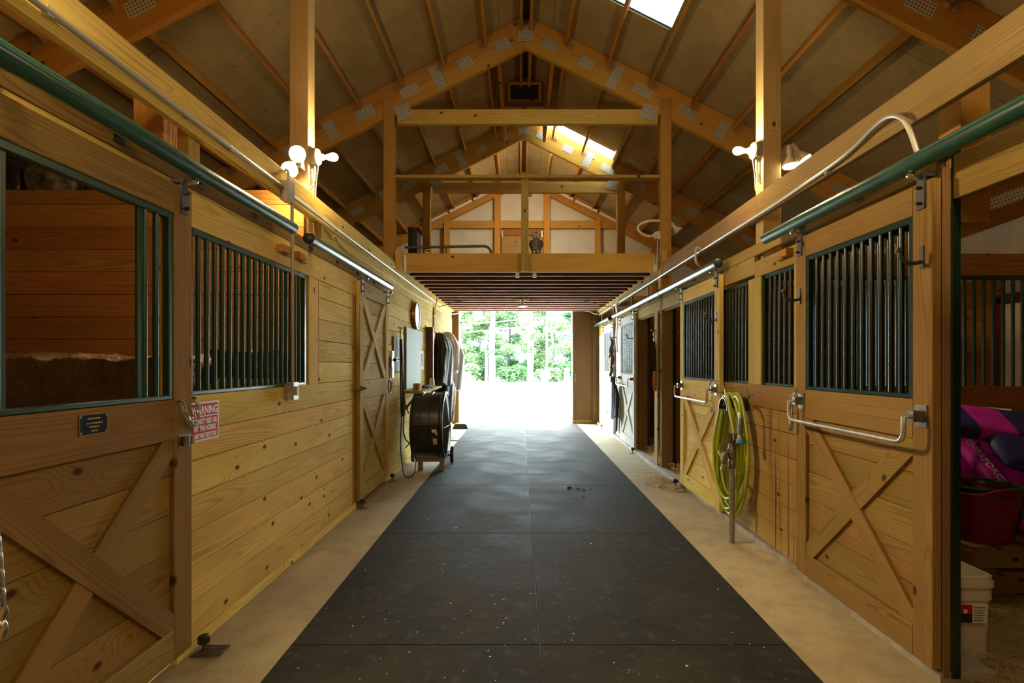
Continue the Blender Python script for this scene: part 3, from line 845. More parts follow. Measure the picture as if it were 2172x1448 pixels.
def bar_handle(root, x, s, y0, y1, z=1.16):
    """drop bar handle held by two brackets"""
    mb = MB()
    for y in (y0, y1):
        mb.box((min(x, x - s * 0.055), y - 0.02, z - 0.025), (max(x, x - s * 0.055), y + 0.02, z + 0.025))
        mb.box((min(x, x - s * 0.008), y - 0.035, z - 0.05), (max(x, x - s * 0.008), y + 0.035, z + 0.05))
    mb.build('handle_bracket', M['dull_steel'], root)
    xo = x - s * 0.085
    pts = [(x - s * 0.04, y0, z), (xo, y0, z - 0.005)] + arc((xo, y0 + 0.05 * (1 if y1 > y0 else -1), z - 0.07), 0.05, math.pi, math.pi * 1.5, 5, (0, 1 if y1 > y0 else -1, 0), (0, 0, 1))
    q = arc((xo, y1 - 0.05 * (1 if y1 > y0 else -1), z - 0.07), 0.05, math.pi * 1.5, math.pi * 2, 5, (0, 1 if y1 > y0 else -1, 0), (0, 0, 1))
    MB().tube(pts + q + [(xo, y1, z - 0.005), (x - s * 0.04, y1, z)], 0.011, 8).build('handle_bar', M['galv'], root, True)
def xbrace(root, x, s, y0, y1, z0, z1, wd, t, mat, flip=False):
    dia = [((y0, z1), (y1, z0)), ((y0, z0), (y1, z1))]
    if flip: dia.reverse()
    for k, (p, q) in enumerate(dia):
        d = V((q[0] - p[0], q[1] - p[1])).normalized(); nn = V((-d.y, d.x)) * wd / 2
        e = d * 0.2
        poly = [(p[0] - e.x + nn.x, p[1] - e.y + nn.y), (q[0] + e.x + nn.x, q[1] + e.y + nn.y), (q[0] + e.x - nn.x, q[1] + e.y - nn.y), (p[0] - e.x - nn.x, p[1] - e.y - nn.y)]
        for ax_, lim, less in ((0, y1, True), (0, y0, False), (1, z1, True), (1, z0, False)):
            poly = clip(poly, ax_, lim, less)
        if k == 0:
            first = (V(p), d, wd / 2)
            parts = [poly]
        else:
            # cut by the first brace
            p0, d0, hw = first; n0 = V((-d0.y, d0.x)); parts = []
            for sg in (1, -1):
                out = []
                for i in range(len(poly)):
                    a = V(poly[i]); b = V(poly[(i + 1) % len(poly)])
                    fa = (a - p0).dot(n0) * sg - hw - 0.001; fb_ = (b - p0).dot(n0) * sg - hw - 0.001
                    if fa >= 0: out.append(tuple(a))
                    if (fa >= 0) != (fb_ >= 0):
                        tt = fa / (fa - fb_); out.append(tuple(a + (b - a) * tt))
                if len(out) > 2: parts.append(out)
        xx = x + s * (0.0 if k == 0 else 0.003)
        for pl in parts:
            prism('brace', [(xx, a, b) for a, b in pl], (s, 0, 0), t, (0, d.x, d.y), mat, root)
def door(name, label, x, s, y0, y1, kind, mat, hooks=(), handle=None, flip=False, bars=None, stile=0.125, skip=(), hang=True):
    d = thing(name, label, 'door', (x, (y0 + y1) / 2, 0.06), None, 'structure')
    T = 0.04; st = stile
    xa, xb = min(x, x + s * T), max(x, x + s * T)
    for a, b in ((y0, y0 + st), (y1 - st, y1)):
        abox('stile', (xa, a, 0.06), (xb, b, 2.205), mat, d, axis=2)
    for za, zb, nm in ((2.072, 2.205, 'top_rail'), (1.052, 1.232, 'middle_rail'), (0.06, 0.196, 'bottom_rail')):
        abox(nm, (xa, y0 + st + 0.001, za), (xb, y1 - st - 0.001, zb), mat, d, axis=1)
    def panel(za, zb):
        z = za
        while z < zb - 0.01:
            zz = min(z + 0.1725, zb)
            xp = x + s * (0.021 + rnd.uniform(0, 0.0015))
            abox('plank', (min(xp, x + s * T), y0 + st + 0.001, z + 0.0012), (max(xp, x + s * T), y1 - st - 0.001, zz - 0.0012), mat, d, axis=1)
            z = zz
        xbrace(d, x + s * 0.002, s, y0 + st, y1 - st, za, zb, 0.105, 0.018, mat, flip or s > 0)
    panel(0.197, 1.051)
    if kind == 'grille':
        grille(d, x, s, y0 + st + 0.002, y1 - st - 0.002, 1.234, 2.071, mat=bars, skip=skip)
    else:
        panel(1.233, 2.071)
    if hang:
        hanger(d, x, s, y0 + st / 2); hanger(d, x, s, y1 - st / 2)
    for y, z in hooks: hook(d, x, s, y, z)
    if handle: bar_handle(d, x, s, *handle)
    return d
XDL, XDR = -1.555, 1.80
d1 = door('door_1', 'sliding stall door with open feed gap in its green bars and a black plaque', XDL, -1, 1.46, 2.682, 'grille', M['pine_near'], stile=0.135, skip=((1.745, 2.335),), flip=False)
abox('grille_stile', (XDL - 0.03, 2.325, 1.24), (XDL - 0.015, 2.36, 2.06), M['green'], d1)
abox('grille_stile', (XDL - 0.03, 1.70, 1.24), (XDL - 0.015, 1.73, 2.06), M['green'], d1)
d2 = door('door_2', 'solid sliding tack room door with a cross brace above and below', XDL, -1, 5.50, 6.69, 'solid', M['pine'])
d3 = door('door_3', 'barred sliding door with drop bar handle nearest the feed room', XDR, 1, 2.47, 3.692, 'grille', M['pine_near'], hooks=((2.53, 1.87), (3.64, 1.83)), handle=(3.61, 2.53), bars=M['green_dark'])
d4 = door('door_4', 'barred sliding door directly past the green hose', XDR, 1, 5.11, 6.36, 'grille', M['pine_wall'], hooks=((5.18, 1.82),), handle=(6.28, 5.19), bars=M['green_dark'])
d5 = door('door_5', 'barred sliding door just past the two open stalls', XDR, 1, 8.93, 10.19, 'grille', M['daylit'], hooks=((9.0, 1.83),), handle=(10.1, 9.02), bars=M['green_dark'])
d6 = door('door_6', 'pale barred sliding door nearest the open end of the aisle', XDR, 1, 10.96, 12.2, 'grille', M['daylit'], bars=M['green'])
# tack room door furniture
MB().tube([(XDL, 5.53, 1.165), (XDL + 0.06, 5.47, 1.16), (XDL + 0.02, 5.38, 1.15), (XDL - 0.03, 5.36, 1.15)], 0.012, 8).build('latch_bar', M['dull_steel'], d2, True)
MB().tube(arc((XDL + 0.035, 6.6, 1.14), 0.08, 0, 2 * math.pi, 20, (0, 0.8, 0), (0, 0, 1))[:-1], 0.009, 8, True).build('ring_pull', M['dull_steel'], d2, True)

# tracks
def track(y0, y1, x, z, label, cap=None, n_br=4, s=-1, mat=None):
    t = thing('door_track', label, 'door track', (x, (y0 + y1) / 2, z), 'round sliding door tracks')
    MB().tube([(x, y0, z), (x, y1, z)], 0.038, 18).build('tube', mat or M['steel_track'], t, True)
    for i in range(n_br):
        y = y0 + (y1 - y0) * (i + 0.5) / n_br
        xw = XL if s < 0 else XR
        MB().box((min(x, xw), y - 0.03, z + 0.024), (max(x, xw), y + 0.03, z + 0.042)).box((xw - 0.006, y - 0.03, z - 0.01), (xw + 0.006, y + 0.03, z + 0.05)).build('bracket', M['green_dark'], t)
    if cap is not None:
        MB().lathe([(0.03, 0), (0.043, 0.01), (0.043, 0.10)], (x, cap, z), (0, 1 if cap < (y0 + y1) / 2 else -1, 0), 18).build('end_cap', M['black'], t, True)
    return t
M['track_l'] = plain('worn_track_enamel', (0.014, 0.075, 0.036), 0.26)
track(0.8, 3.71, -1.49, 2.283, 'dark green tube track above the nearest grille door, fan side', None, 5, mat=M['track_l'])
track(4.02, 6.50, -1.49, 2.283, 'tube track with a black end cap above the tack room door', 3.98)
track(0.9, 4.02, 1.745, 2.285, 'dark green tube track above the feed room opening', None, 5, 1)
track(5.00, 7.0, 1.745, 2.285, 'tube track with a black end cap over the second hose side door', 4.97, 3, 1)
track(7.03, 10.55, 1.745, 2.285, 'tube track joined on above the open stalls', 7.0, 5, 1)
track(11.0, 13.1, 1.745, 2.285, 'pale tube track nearest the open end', 10.96, 3, 1)

# floor guide rollers
def roller(x, s, y, lab, grate=False):
    g = thing('floor_guide', lab, 'door guide', (x, y, 0), 'floor guides under the sliding doors')
    MB().box((x - 0.05, y - 0.03, 0.0), (x + 0.05, y + 0.03, 0.006)).build('base_plate', M['dull_steel'], g)
    MB().tube([(x, y, 0.005), (x, y, 0.05)], 0.010, 8).build('stem', M['dull_steel'], g, True)
    MB().lathe([(0.02, 0.05), (0.028, 0.055), (0.028, 0.085), (0.022, 0.09), (0.008, 0.09), (0.008, 0.095)], (x, y, 0), (0, 0, 1), 14).build('wheel', M['black'], g, True)
    if grate:
        mb = MB()
        for i in range(5):
            yy = y - 0.045 + i * 0.022
            mb.box((x - 0.02, yy - 0.003, 0.014), (x + 0.10, yy + 0.003, 0.022))
        mb.box((x + 0.094, y - 0.05, 0.012), (x + 0.10, y + 0.05, 0.022)).box((x - 0.02, y - 0.05, 0.006), (x - 0.014, y + 0.05, 0.022))
        mb.build('grate', M['dull_steel'], g)
    return g
roller(-1.52, -1, 2.72, 'black roller floor guide with a small slatted grate', True)
roller(-1.52, -1, 5.46, 'black roller floor guide at the foot of the tack room door')
roller(-1.52, -1, 6.74, 'black roller floor guide past the tack room door')
roller(1.765, 1, 6.42, 'black roller floor guide beside the spilled shavings')
roller(1.765, 1, 8.86, 'black roller floor guide at the second open stall')
roller(1.765, 1, 12.26, 'black roller floor guide nearest the open end')


# ------------------------------------------------------------------ lamps, boxes and conduit
M['bulb_warm'] = plain('lit_warm_bulb', (1, 1, 1), 0.4, emit=WARM, es=590.0)
M['bulb_cool'] = plain('lit_flood_lens', (1, 1, 1), 0.4, emit=COOL, es=1900.0)
M['bulb_fill'] = plain('added_fill_flood_lens', (1, 1, 1), 0.4, emit=COOL, es=270.0)  # lens of the added fill lamps out of view
M['bulb_dim'] = plain('lit_dim_flood_lens', (1, 1, 1), 0.4, emit=COOL, es=120.0)
def bulb_holder(x, y, z, s, label):
    """bare bulb in a round porcelain holder on a grey box; s = direction it points in x"""
    f = thing('bulb_lamp', label, 'lamp', (x, y, z), 'bare bulb lamps on the posts')
    MB().box((min(x, x + s * 0.045), y - 0.05, z - 0.06), (max(x, x + s * 0.045), y + 0.05, z + 0.055)).build('junction_box', M['galv'], f)
    MB().lathe([(0.064, 0.045), (0.066, 0.055), (0.058, 0.068), (0.03, 0.078), (0.024, 0.10), (0.02, 0.102)], (x, y, z), (s, 0, 0), 20).build('porcelain_holder', M['cream'], f, True)
    MB().lathe([(0.014, 0.10), (0.016, 0.125), (0.026, 0.15), (0.032, 0.172), (0.031, 0.19), (0.022, 0.207), (0.008, 0.215), (0.001, 0.216)], (x, y, z), (s, 0, 0), 14).build('bulb', M['bulb_warm'], f, True)
    MB().tube(spline([(x + s * 0.03, y, z - 0.06), (x + s * 0.028, y, z - 0.16), (x + s * 0.01, y - 0.01, z - 0.24), (x - s * 0.03, y - 0.03, z - 0.29)], 6), 0.011, 8).build('conduit', M['conduit'], f, True)
    MB().tube(spline([(x + s * 0.06, y, z - 0.06), (x + s * 0.05, y + 0.01, z - 0.11), (x + s * 0.035, y + 0.02, z - 0.2), (x + s * 0.03, y + 0.02, z - 0.31)], 6), 0.004, 6).build('pull_cord', M['cream'], f, True)
    return f
def flood(root, a, d, lit=True, mat=None):
    """PAR flood lamp: base at a, pointing along d"""
    d = V(d).normalized(); a = V(a)
    MB().lathe([(0.012, -0.05), (0.026, -0.045), (0.028, 0.0), (0.024, 0.03), (0.036, 0.06), (0.056, 0.095), (0.060, 0.115), (0.054, 0.116)], a, d, 18).build('flood_housing', M['cream'], root, True)
    MB().lathe([(0.056, 0.1165), (0.054, 0.124), (0.03, 0.131), (0.001, 0.133)], a, d, 14).build('flood_lens', mat or M['bulb_cool'], root, True)
    MB().tube([a - d * 0.05, a - d * 0.085], 0.014, 8).build('swivel_arm', M['dull_steel'], root, True)
bulb_holder(-1.655, 4.475, 3.03, 1, 'lit bare bulb on the post beside the twin flood lamps')
bulb_holder(1.90, 4.475, 3.08, -1, 'lit bare bulb on the post on the hose side')
f = thing('flood_lamp', 'pair of lit white flood lamps facing out from the fan side post', 'lamp', (-1.73, 4.36, 2.95), 'twin flood lamps on the posts')
MB().box((-1.77, 4.34, 2.90), (-1.68, 4.42, 3.0)).build('junction_box', M['galv'], f)
flood(f, (-1.715, 4.31, 3.00), (0.45, -0.75, -0.33))
flood(f, (-1.735, 4.30, 2.915), (0.15, -0.72, -0.62))
f = thing('flood_lamp', 'pair of lit flood lamps aimed down behind the hose side post', 'lamp', (2.06, 4.5, 3.0), 'twin flood lamps on the posts')
MB().box((2.04, 4.45, 2.98), (2.10, 4.54, 3.08)).build('junction_box', M['galv'], f)
flood(f, (2.11, 4.44, 3.06), (0.05, -0.10, -1), mat=M['bulb_dim'])
flood(f, (2.17, 4.47, 3.09), (0.55, -0.25, -0.85), mat=M['bulb_dim'])
# unseen fill lamps added on the posts at and behind the viewpoint
for yy, wh in ((1.40, 'above'), (-1.56, 'behind')):
    for sx, x, sd in ((1, -1.60, 'fan'), (-1, 1.84, 'hose')):
        f = thing('flood_lamp', f'flood lamps on the post {wh} the viewpoint, added as unseen fill, {sd} side', 'lamp', (x, yy, 2.9), 'twin flood lamps on the posts')
        MB().box((min(x, x - sx * 0.06), yy - 0.05, 2.88), (max(x, x - sx * 0.06), yy + 0.06, 2.99)).build('junction_box', M['galv'], f)  # box of the added fill lamps
        flood(f, (x + sx * 0.06, yy - 0.02, 2.95), (sx * 0.62, 0.42, -0.66), mat=M['bulb_fill'])
        flood(f, (x + sx * 0.05, yy + 0.03, 2.88), (sx * 0.3, 0.3, -0.9), mat=M['bulb_fill'])
bl = thing('flood_lamp', 'added flood lamp hidden behind the loft tie beam, brightening the gable', 'lamp', (0.2, 10.42, 4.62), 'added loft lamps')  # added lamp, unseen behind the beam, to brighten the gable
MB().box((0.15, 10.418, 4.57), (0.25, 10.46, 4.67)).build('junction_box', M['galv'], bl)  # box of the added loft lamp
flood(bl, (0.2, 10.56, 4.62), (0, 1, -0.12), mat=plain('added_loft_flood_lens', (1, 1, 1), 0.4, emit=COOL, es=1050.0))
# unlit lamp at the loft front
f = thing('flood_lamp', 'unlit grey flood lamp with cream flexible conduit on the loft post', 'lamp', (1.83, 7.4, 3.1), 'loft post lamps')
MB().box((1.785, 7.38, 3.03), (1.83, 7.46, 3.13)).build('junction_box', M['galv'], f)
MB().lathe([(0.05, 0), (0.055, 0.012), (0.035, 0.03), (0.02, 0.045)], (1.785, 7.42, 3.08), (-1, 0, 0), 16).build('porcelain_holder', M['cream'], f, True)
MB().tube(spline([(1.74, 7.42, 3.08), (1.68, 7.41, 3.07), (1.58, 7.40, 3.11), (1.54, 7.40, 3.18), (1.60, 7.40, 3.24), (1.72, 7.40, 3.27), (1.83, 7.40, 3.27)], 6), 0.018, 10).build('flexible_conduit', M['cream'], f, True)
MB().lathe([(0.012, -0.05), (0.026, -0.045), (0.028, 0.0), (0.024, 0.03), (0.036, 0.06), (0.056, 0.095), (0.060, 0.115), (0.03, 0.125), (0.001, 0.128)], (2.0, 7.40, 3.21), (0.6, -0.2, -0.75), 18).build('flood_housing', M['bulb_off'], f, True)
MB().tube(spline([(1.80, 7.39, 3.03), (1.795, 7.39, 2.9), (1.80, 7.39, 2.74)], 6), 0.010, 8).build('conduit', M['conduit'], f, True)
MB().tube(spline([(1.83, 7.35, 3.03), (1.825, 7.35, 2.9), (1.835, 7.35, 2.74)], 6), 0.008, 8).build('conduit', M['conduit'], f, True)
# ceiling lamp under the loft
f = thing('ceiling_lamp', 'small porcelain lamp holder hanging under the loft joists', 'lamp', (0.05, 10.75, 2.62))
MB().lathe([(0.05, 0.0), (0.05, -0.03), (0.035, -0.05), (0.03, -0.09), (0.045, -0.11), (0.09, -0.125), (0.09, -0.135), (0.03, -0.15)], (0.05, 10.75, 2.632), (0, 0, 1), 18).build('shade', M['cream'], f, True)
MB().tube([(-0.08, 10.75, 2.622), (0.18, 10.75, 2.622)], 0.012, 8).build('mounting_bar', M['white_pl'], f, True)
for x, lab in ((0.0 - 0.06, 'small white tag under the loft beam beside the rail post'), (0.17, 'small white tag under the loft beam, hose side of the rail post')):
    o = MB().box((x, 7.60, 2.56), (x + 0.05, 7.615, 2.628)).build('white_bracket', M['white_pl']); tag(o, lab, 'bracket')

def pipe(name, pts, r, mat, label, cat, clips=(), k=8, group=None):
    t = thing(name, label, cat, pts[0], group)
    MB().tube(pts, r, k).build('pipe', mat, t, True)
    for p, ax in clips:
        p = V(p)
        MB().box(p - V((0.012, 0.014, 0.016)), p + V((0.012, 0.014, 0.016))).build('clip', M['galv'], t)
    return t
xc = -1.583
pipe('conduit_pipe', [(xc, 0.8, 2.575), (xc, 3.76, 2.575)], 0.0125, M['conduit'], 'grey conduit along the header beam up to the square box', 'conduit', [((xc - 0.004, y, 2.575), 0) for y in (1.9, 3.1)])
pipe('conduit_pipe', [(xc, 3.93, 2.56), (xc, 7.2, 2.56), (xc, YE - 0.25, 2.56), (xc + 0.06, YE - 0.15, 2.56)], 0.0125, M['conduit'], 'long conduit along the header beam past the clock', 'conduit', [((xc - 0.004, y, 2.56), 0) for y in (4.9, 6.0, 8, 10, 12)])
jb = thing('junction_box', 'grey metal box where the conduit turns down the barred wall', 'electrical box', (-1.56, 3.85, 2.5))
MB().box((-1.60, 3.77, 2.49), (-1.545, 3.86, 2.62)).build('box', M['galv'], jb)
MB().box((-1.545, 3.762, 2.482), (-1.54, 3.868, 2.628)).build('cover', M['conduit'], jb)
MB().tube(spline([(-1.56, 3.80, 2.62), (-1.56, 3.81, 2.68), (-1.59, 3.85, 2.715), (-1.62, 3.9, 2.725)], 5), 0.010, 8).build('cable', M['white_pl'], jb, True)
pipe('conduit_pipe', [(-1.555, 3.86, 2.49), (-1.555, 3.87, 1.26)], 0.012, M['conduit'], 'upright conduit dropping across the green bars to a switch', 'conduit')
sw = thing('light_switch', 'weatherproof grey switch box under the upright conduit', 'switch', (-1.57, 3.9, 1.15))
MB().box((-1.60, 3.84, 1.155), (-1.55, 3.92, 1.265)).build('box', M['galv'], sw)
abox('cover', (-1.55, 3.835, 1.15), (-1.535, 3.925, 1.27), M['conduit'], sw)
abox('toggle', (-1.535, 3.87, 1.18), (-1.52, 3.89, 1.24), M['white_pl'], sw)
pts = spline([(-1.592, 4.62, 2.50), (-1.588, 4.70, 2.49), (-1.588, 4.78, 2.46), (-1.588, 4.86, 2.49), (-1.588, 4.98, 2.455), (-1.59, 5.4, 2.435), (-1.59, 6.5, 2.45), (-1.59, 8.0, 2.44), (-1.59, 9.3, 2.46), (-1.59, 10.3, 2.50)], 6)
o = MB().tube(pts, 0.007, 6).build('copper_wire', plain('bare_copper_cable', (0.62, 0.46, 0.27), 0.4, 0.3), None, True); tag(o, 'thin wavy cable stapled below the header beam, fan side', 'cable')
# hose side looped conduit
xr = 1.822
pts = [(1.87, 2.62, 2.28), (1.845, 2.62, 2.36)] + spline([(1.82, 2.63, 2.46), (1.80, 2.66, 2.545), (1.80, 2.76, 2.60), (1.81, 2.90, 2.60), (1.82, 3.05, 2.575), (xr, 3.3, 2.55), (xr, 4.0, 2.535)], 8) + [(xr, 7, 2.535), (xr, 10.5, 2.535), (xr, YE - 0.3, 2.535)]
pipe('conduit_pipe', pts, 0.012, M['conduit'], 'conduit looping up from the near track along the hose side beam', 'conduit', [((xr + 0.004, y, 2.535), 0) for y in (3.36, 5.3, 7.2, 9.2, 11.5)])
pipe('conduit_pipe', spline([(1.84, 5.75, 2.56), (1.80, 5.76, 2.58), (1.79, 5.77, 2.52), (1.80, 5.78, 2.44), (1.86, 5.8, 2.38)], 6), 0.011, M['conduit'], 'short bent conduit dropping behind the second track', 'conduit')
# wires under the loft at the far end
for pts, lab in (([(-1.57, 10.9, 2.50), (-1.45, 10.88, 2.53), (-1.2, 10.85, 2.60), (-0.6, 10.8, 2.622), (0.0, 10.78, 2.622)], 'cable running from the fan side beam to the ceiling lamp'),
                 ([(0.12, 10.75, 2.622), (0.9, 10.8, 2.622), (1.25, 10.8, 2.60), (1.55, 10.7, 2.50), (1.80, 10.6, 2.47)], 'cable running from the ceiling lamp to the hose side wall')):
    o = MB().tube(spline(pts, 6), 0.008, 6).build('cable', M['dull_steel'], None, True); tag(o, lab, 'cable')
pc = thing('power_cables', 'bundle of pale cables running down beside the hanging halters', 'cable', (1.8, 10.5, 2.3))
for k in range(3):
    yy = 10.45 + 0.05 * k
    MB().tube(spline([(1.82, yy - 0.1, 2.62), (1.79, yy, 2.5), (1.80, yy, 2.3), (1.79, yy, 1.9), (1.80, yy, 1.62)], 5), 0.009, 6).build('cable', [M['white_pl'], M['dull_steel'], M['conduit']][k], pc, True)
for x, s_ in ((-1.555, 1), (1.80, -1)):
    o = MB().tube(spline([(x, 13.1, 2.56), (x + s_ * 0.08, 13.2, 2.58), (x + s_ * 0.22, 13.22, 2.64), (x + s_ * 0.5, 13.22, 2.66)], 5), 0.012, 6).build('conduit_bend', M['white_pl'], None, True)
    tag(o, 'white conduit bend over the end doorway, %s' % ('fan side' if x < 0 else 'hose side'), 'conduit')
c_ = MB().tube(spline([(-1.57, 10.55, 2.72), (-1.55, 10.55, 2.60), (-1.575, 10.5, 2.45), (-1.575, 10.45, 2.30), (-1.58, 10.3, 2.26), (-1.585, 10.28, 1.98)], 6), 0.009, 6).build('cable', M['dull_steel'], None, True)
tag(c_, 'dark cable hanging down beside the coats', 'cable')

# ------------------------------------------------------------------ loft objects
ow = thing('owl_decoy', 'grey plastic owl decoy with white brows on the loft beam', 'owl decoy', (0.215, 7.56, 2.876))
MB().lathe([(0.055, 0), (0.062, 0.01), (0.058, 0.03), (0.066, 0.07), (0.068, 0.11), (0.060, 0.155), (0.045, 0.185), (0.046, 0.20), (0.052, 0.225), (0.048, 0.255), (0.03, 0.272), (0.001, 0.276)], (0.215, 7.56, 2.876), (0, 0, 1), 20).build('body', plain('owl_grey', (0.16, 0.145, 0.13), 0.6, bump=(90, 0.7), mottle=(60, 0.6)), ow, True)
owl_w = plain('owl_white', (0.66, 0.64, 0.58), 0.6)
for sx in (-1, 1):
    MB().tube(spline([(0.215 + sx * 0.005, 7.512, 3.105), (0.215 + sx * 0.025, 7.512, 3.122), (0.215 + sx * 0.045, 7.53, 3.14), (0.215 + sx * 0.05, 7.55, 3.17)], 4), [0.009] * 8 + [0.007] * 4 + [0.002], 8).build('ear_tuft', owl_w, ow, True)
    MB().lathe([(0.020, 0), (0.017, 0.004), (0.001, 0.006)], (0.215 + sx * 0.024, 7.512, 3.09), (sx * 0.2, -1, 0), 14).build('eye_disc', owl_w, ow, True)
    MB().lathe([(0.008, 0), (0.006, 0.004), (0.001, 0.005)], (0.215 + sx * 0.025, 7.506, 3.09), (sx * 0.2, -1, 0), 10).build('eye', M['black'], ow, True)
    MB().tube([(0.215 + sx * 0.066, 7.555, 3.05), (0.215 + sx * 0.074, 7.56, 2.99), (0.215 + sx * 0.05, 7.56, 2.90)], [0.014, 0.026, 0.006], 10).build('wing', plain('owl_dark', (0.06, 0.055, 0.05), 0.6, mottle=(80, 0.5)), ow, True)
    MB().tube([(0.215 + sx * 0.025, 7.52, 2.878), (0.215 + sx * 0.03, 7.49, 2.884)], [0.014, 0.012], 8).build('foot', owl_w, ow, True)
MB().lathe([(0.009, 0), (0.007, 0.014), (0.001, 0.024)], (0.215, 7.514, 3.075), (0, -1, -0.6), 8).build('beak', M['black'], ow, True)
yt = thing('ratchet_strap', 'small yellow strap bundle lying on the loft beam', 'strap', (-1.22, 7.56, 2.876))
MB().tube(spline([(-1.27, 7.55, 2.884), (-1.255, 7.55, 2.912), (-1.22, 7.55, 2.925), (-1.19, 7.55, 2.915), (-1.18, 7.55, 2.886)], 4), 0.008, 6, flat=2).build('strap', plain('yellow_webbing', (0.75, 0.55, 0.03), 0.6), yt, True)
MB().tube([(-1.26, 7.56, 2.886), (-1.18, 7.565, 2.888)], 0.012, 6).build('roll', plain('yellow_webbing_b', (0.70, 0.50, 0.03), 0.6), yt, True)
pg = thing('pipe_gate', 'long grey bent pipe rail standing on the loft floor', 'pipe rail', (-0.8, 8.6, 2.876))
MB().tube([(-1.75, 8.6, 3.17), (-0.55, 8.6, 3.19)] + arc((-0.55, 8.6, 3.08), 0.11, math.pi / 2, 0, 6, (1, 0, 0), (0, 0, 1)) + [(-0.44, 8.6, 2.88)], 0.02, 10).build('rail', M['dull_steel'], pg, True)
MB().tube([(-1.12, 8.6, 3.18), (-1.12, 8.6, 2.88)], 0.014, 8).build('rail_leg', M['dull_steel'], pg, True)
cb = thing('storage_case', 'dark olive storage case standing in the loft, clock side', 'case', (-1.62, 9.0, 2.876))
abox('case', (-1.76, 8.9, 2.878), (-1.62, 9.3, 3.52), plain('olive_case', (0.06, 0.05, 0.03), 0.6), cb)
abox('case_lid', (-1.77, 8.89, 3.52), (-1.58, 9.31, 3.55), plain('olive_case_b', (0.07, 0.06, 0.035), 0.6), cb)
ft = None
for side, lab in ((-1, 'pale tube lying along the gable slope, clock side'), (1, 'pale tube lying along the gable slope, hose side')):
    t = thing('gable_tube', lab, 'tube', (side * 1.2, YE - 0.15, 5), 'pale tubes along the gable slope')
    for a, b in ((0.62, 1.16), (1.2, 1.72), (1.76, 2.3)):
        xa, za = slope_pt(side, a, -0.13); xb, zb = slope_pt(side, b, -0.13)
        board('tube', (xa, YE - 0.16, za), (xb, YE - 0.16, zb), 0.06, 0.04, (0, 0, 1), M['white_pl'], t)

# ------------------------------------------------------------------ fan side fittings
sg = thing('warning_sign', 'red and white metal warning sign about feeding the horses', 'sign', (-1.598, 2.86, 1.01))
sy0, sy1, sz0, sz1 = 2.735, 2.992, 1.008, 1.203
abox('plate', (-1.598, sy0, sz0), (-1.5945, sy1, sz1), M['red'], sg, c=0.001)
wt = plain('sign_white', (0.78, 0.74, 0.72), 0.4)
mb = MB(); e = 0.009; xw = (-1.5946, -1.5936)
mb.box((xw[0], sy0, sz0), (xw[1], sy1, sz0 + e)).box((xw[0], sy0, sz1 - e), (xw[1], sy1, sz1)).box((xw[0], sy0, sz0 + e), (xw[1], sy0 + e, sz1 - e)).box((xw[0], sy1 - e, sz0 + e), (xw[1], sy1, sz1 - e))
mb.box((xw[0], sy0 + 0.012, 1.128), (xw[1], sy1 - 0.012, 1.134)).build('white_border', wt, sg)
for s_, z, size, xs in (('WARNING', 1.159, 0.056, 0.86), ('DO NOT FEED OR', 1.104, 0.036, 0.73), ('PET THE HORSES', 1.069, 0.036, 0.735), ('THEY MAY BITE YOU', 1.033, 0.032, 0.70)):
    text('lettering', s_, (-1.5937, (sy0 + sy1) / 2, z), (0, 1, 0), (0, 0, 1), size, wt, sg, xs, 0.0016)
for y in (sy0 + 0.013, sy1 - 0.013):
    for z in (sz0 + 0.013, sz1 - 0.013):
        MB().lathe([(0.004, 0), (0.003, 0.003), (0.001, 0.0035)], (-1.5945, y, z), (1, 0, 0), 8).build('screw', M['dull_steel'], sg, True)
pl = thing('name_plaque', 'small black plaque with gold border on the near grille door', 'plaque', (-1.555, 2.06, 1.14))
abox('plate', (-1.5548, 1.992, 1.136), (-1.552, 2.130, 1.212), plain('plaque_black', (0.008, 0.008, 0.007), 0.7, spec=0.1), pl, c=0.0008)
mb = MB()
for a in (1.997, 2.119):
    for b in (1.141, 1.199):
        mb.box((-1.552, a, b), (-1.5512, a + 0.006, b + 0.008))
mb.box((-1.552, 1.9925, 1.1365), (-1.5514, 2.1295, 1.1385)).box((-1.552, 1.9925, 1.2095), (-1.5514, 2.1295, 1.2115)).box((-1.552, 1.9925, 1.1385), (-1.5514, 1.9945, 1.2095)).box((-1.552, 2.1275, 1.1385), (-1.5514, 2.1295, 1.2095)).build('gold_border', M['brass'], pl)
mb = MB()
for z, a in ((1.195, 0.030), (1.178, 0.034), (1.165, 0.022), (1.150, 0.014)):
    y = 2.061 - a
    while y < 2.061 + a:
        ln = rnd.uniform(0.004, 0.010); mb.box((-1.552, y, z - 0.003), (-1.5514, y + ln, z + 0.002)); y += ln + 0.003
mb.build('engraved_lines', M['brass'], pl)

def chain(name, pts, label, link_l=0.036, r=0.0048, wd=0.012, group=None, n=None):
    t = thing(name, label, 'chain', pts[0], group)
    sp = spline(pts, 24); cum = [0]
    for i in range(1, len(sp)): cum.append(cum[-1] + (sp[i] - sp[i - 1]).length)
    step = link_l * 0.72; k = 0; mb = MB(); d = step / 2
    while d < cum[-1]:
        i = next(j for j in range(len(cum)) if cum[j] >= d)
        p = sp[i]; tg = (sp[min(i + 1, len(sp) - 1)] - sp[max(i - 1, 0)]).normalized()
        sd = V((1, 0, 0)) if abs(tg.x) < 0.9 else V((0, 1, 0))
        u = (sd - tg * sd.dot(tg)).normalized()
        if k % 2: u = tg.cross(u)
        mb.tube([p + tg * (link_l / 2 - wd * 0.6) * (1 if math.cos(a) > 0 else -1) + tg * wd * 0.6 * math.cos(a) + u * wd * 0.75 * math.sin(a) for a in [2 * math.pi * q / 10 for q in range(10)]], r, 6, True)
        d += step; k += 1
    mb.build('links', M['galv'], t, True)
    return t
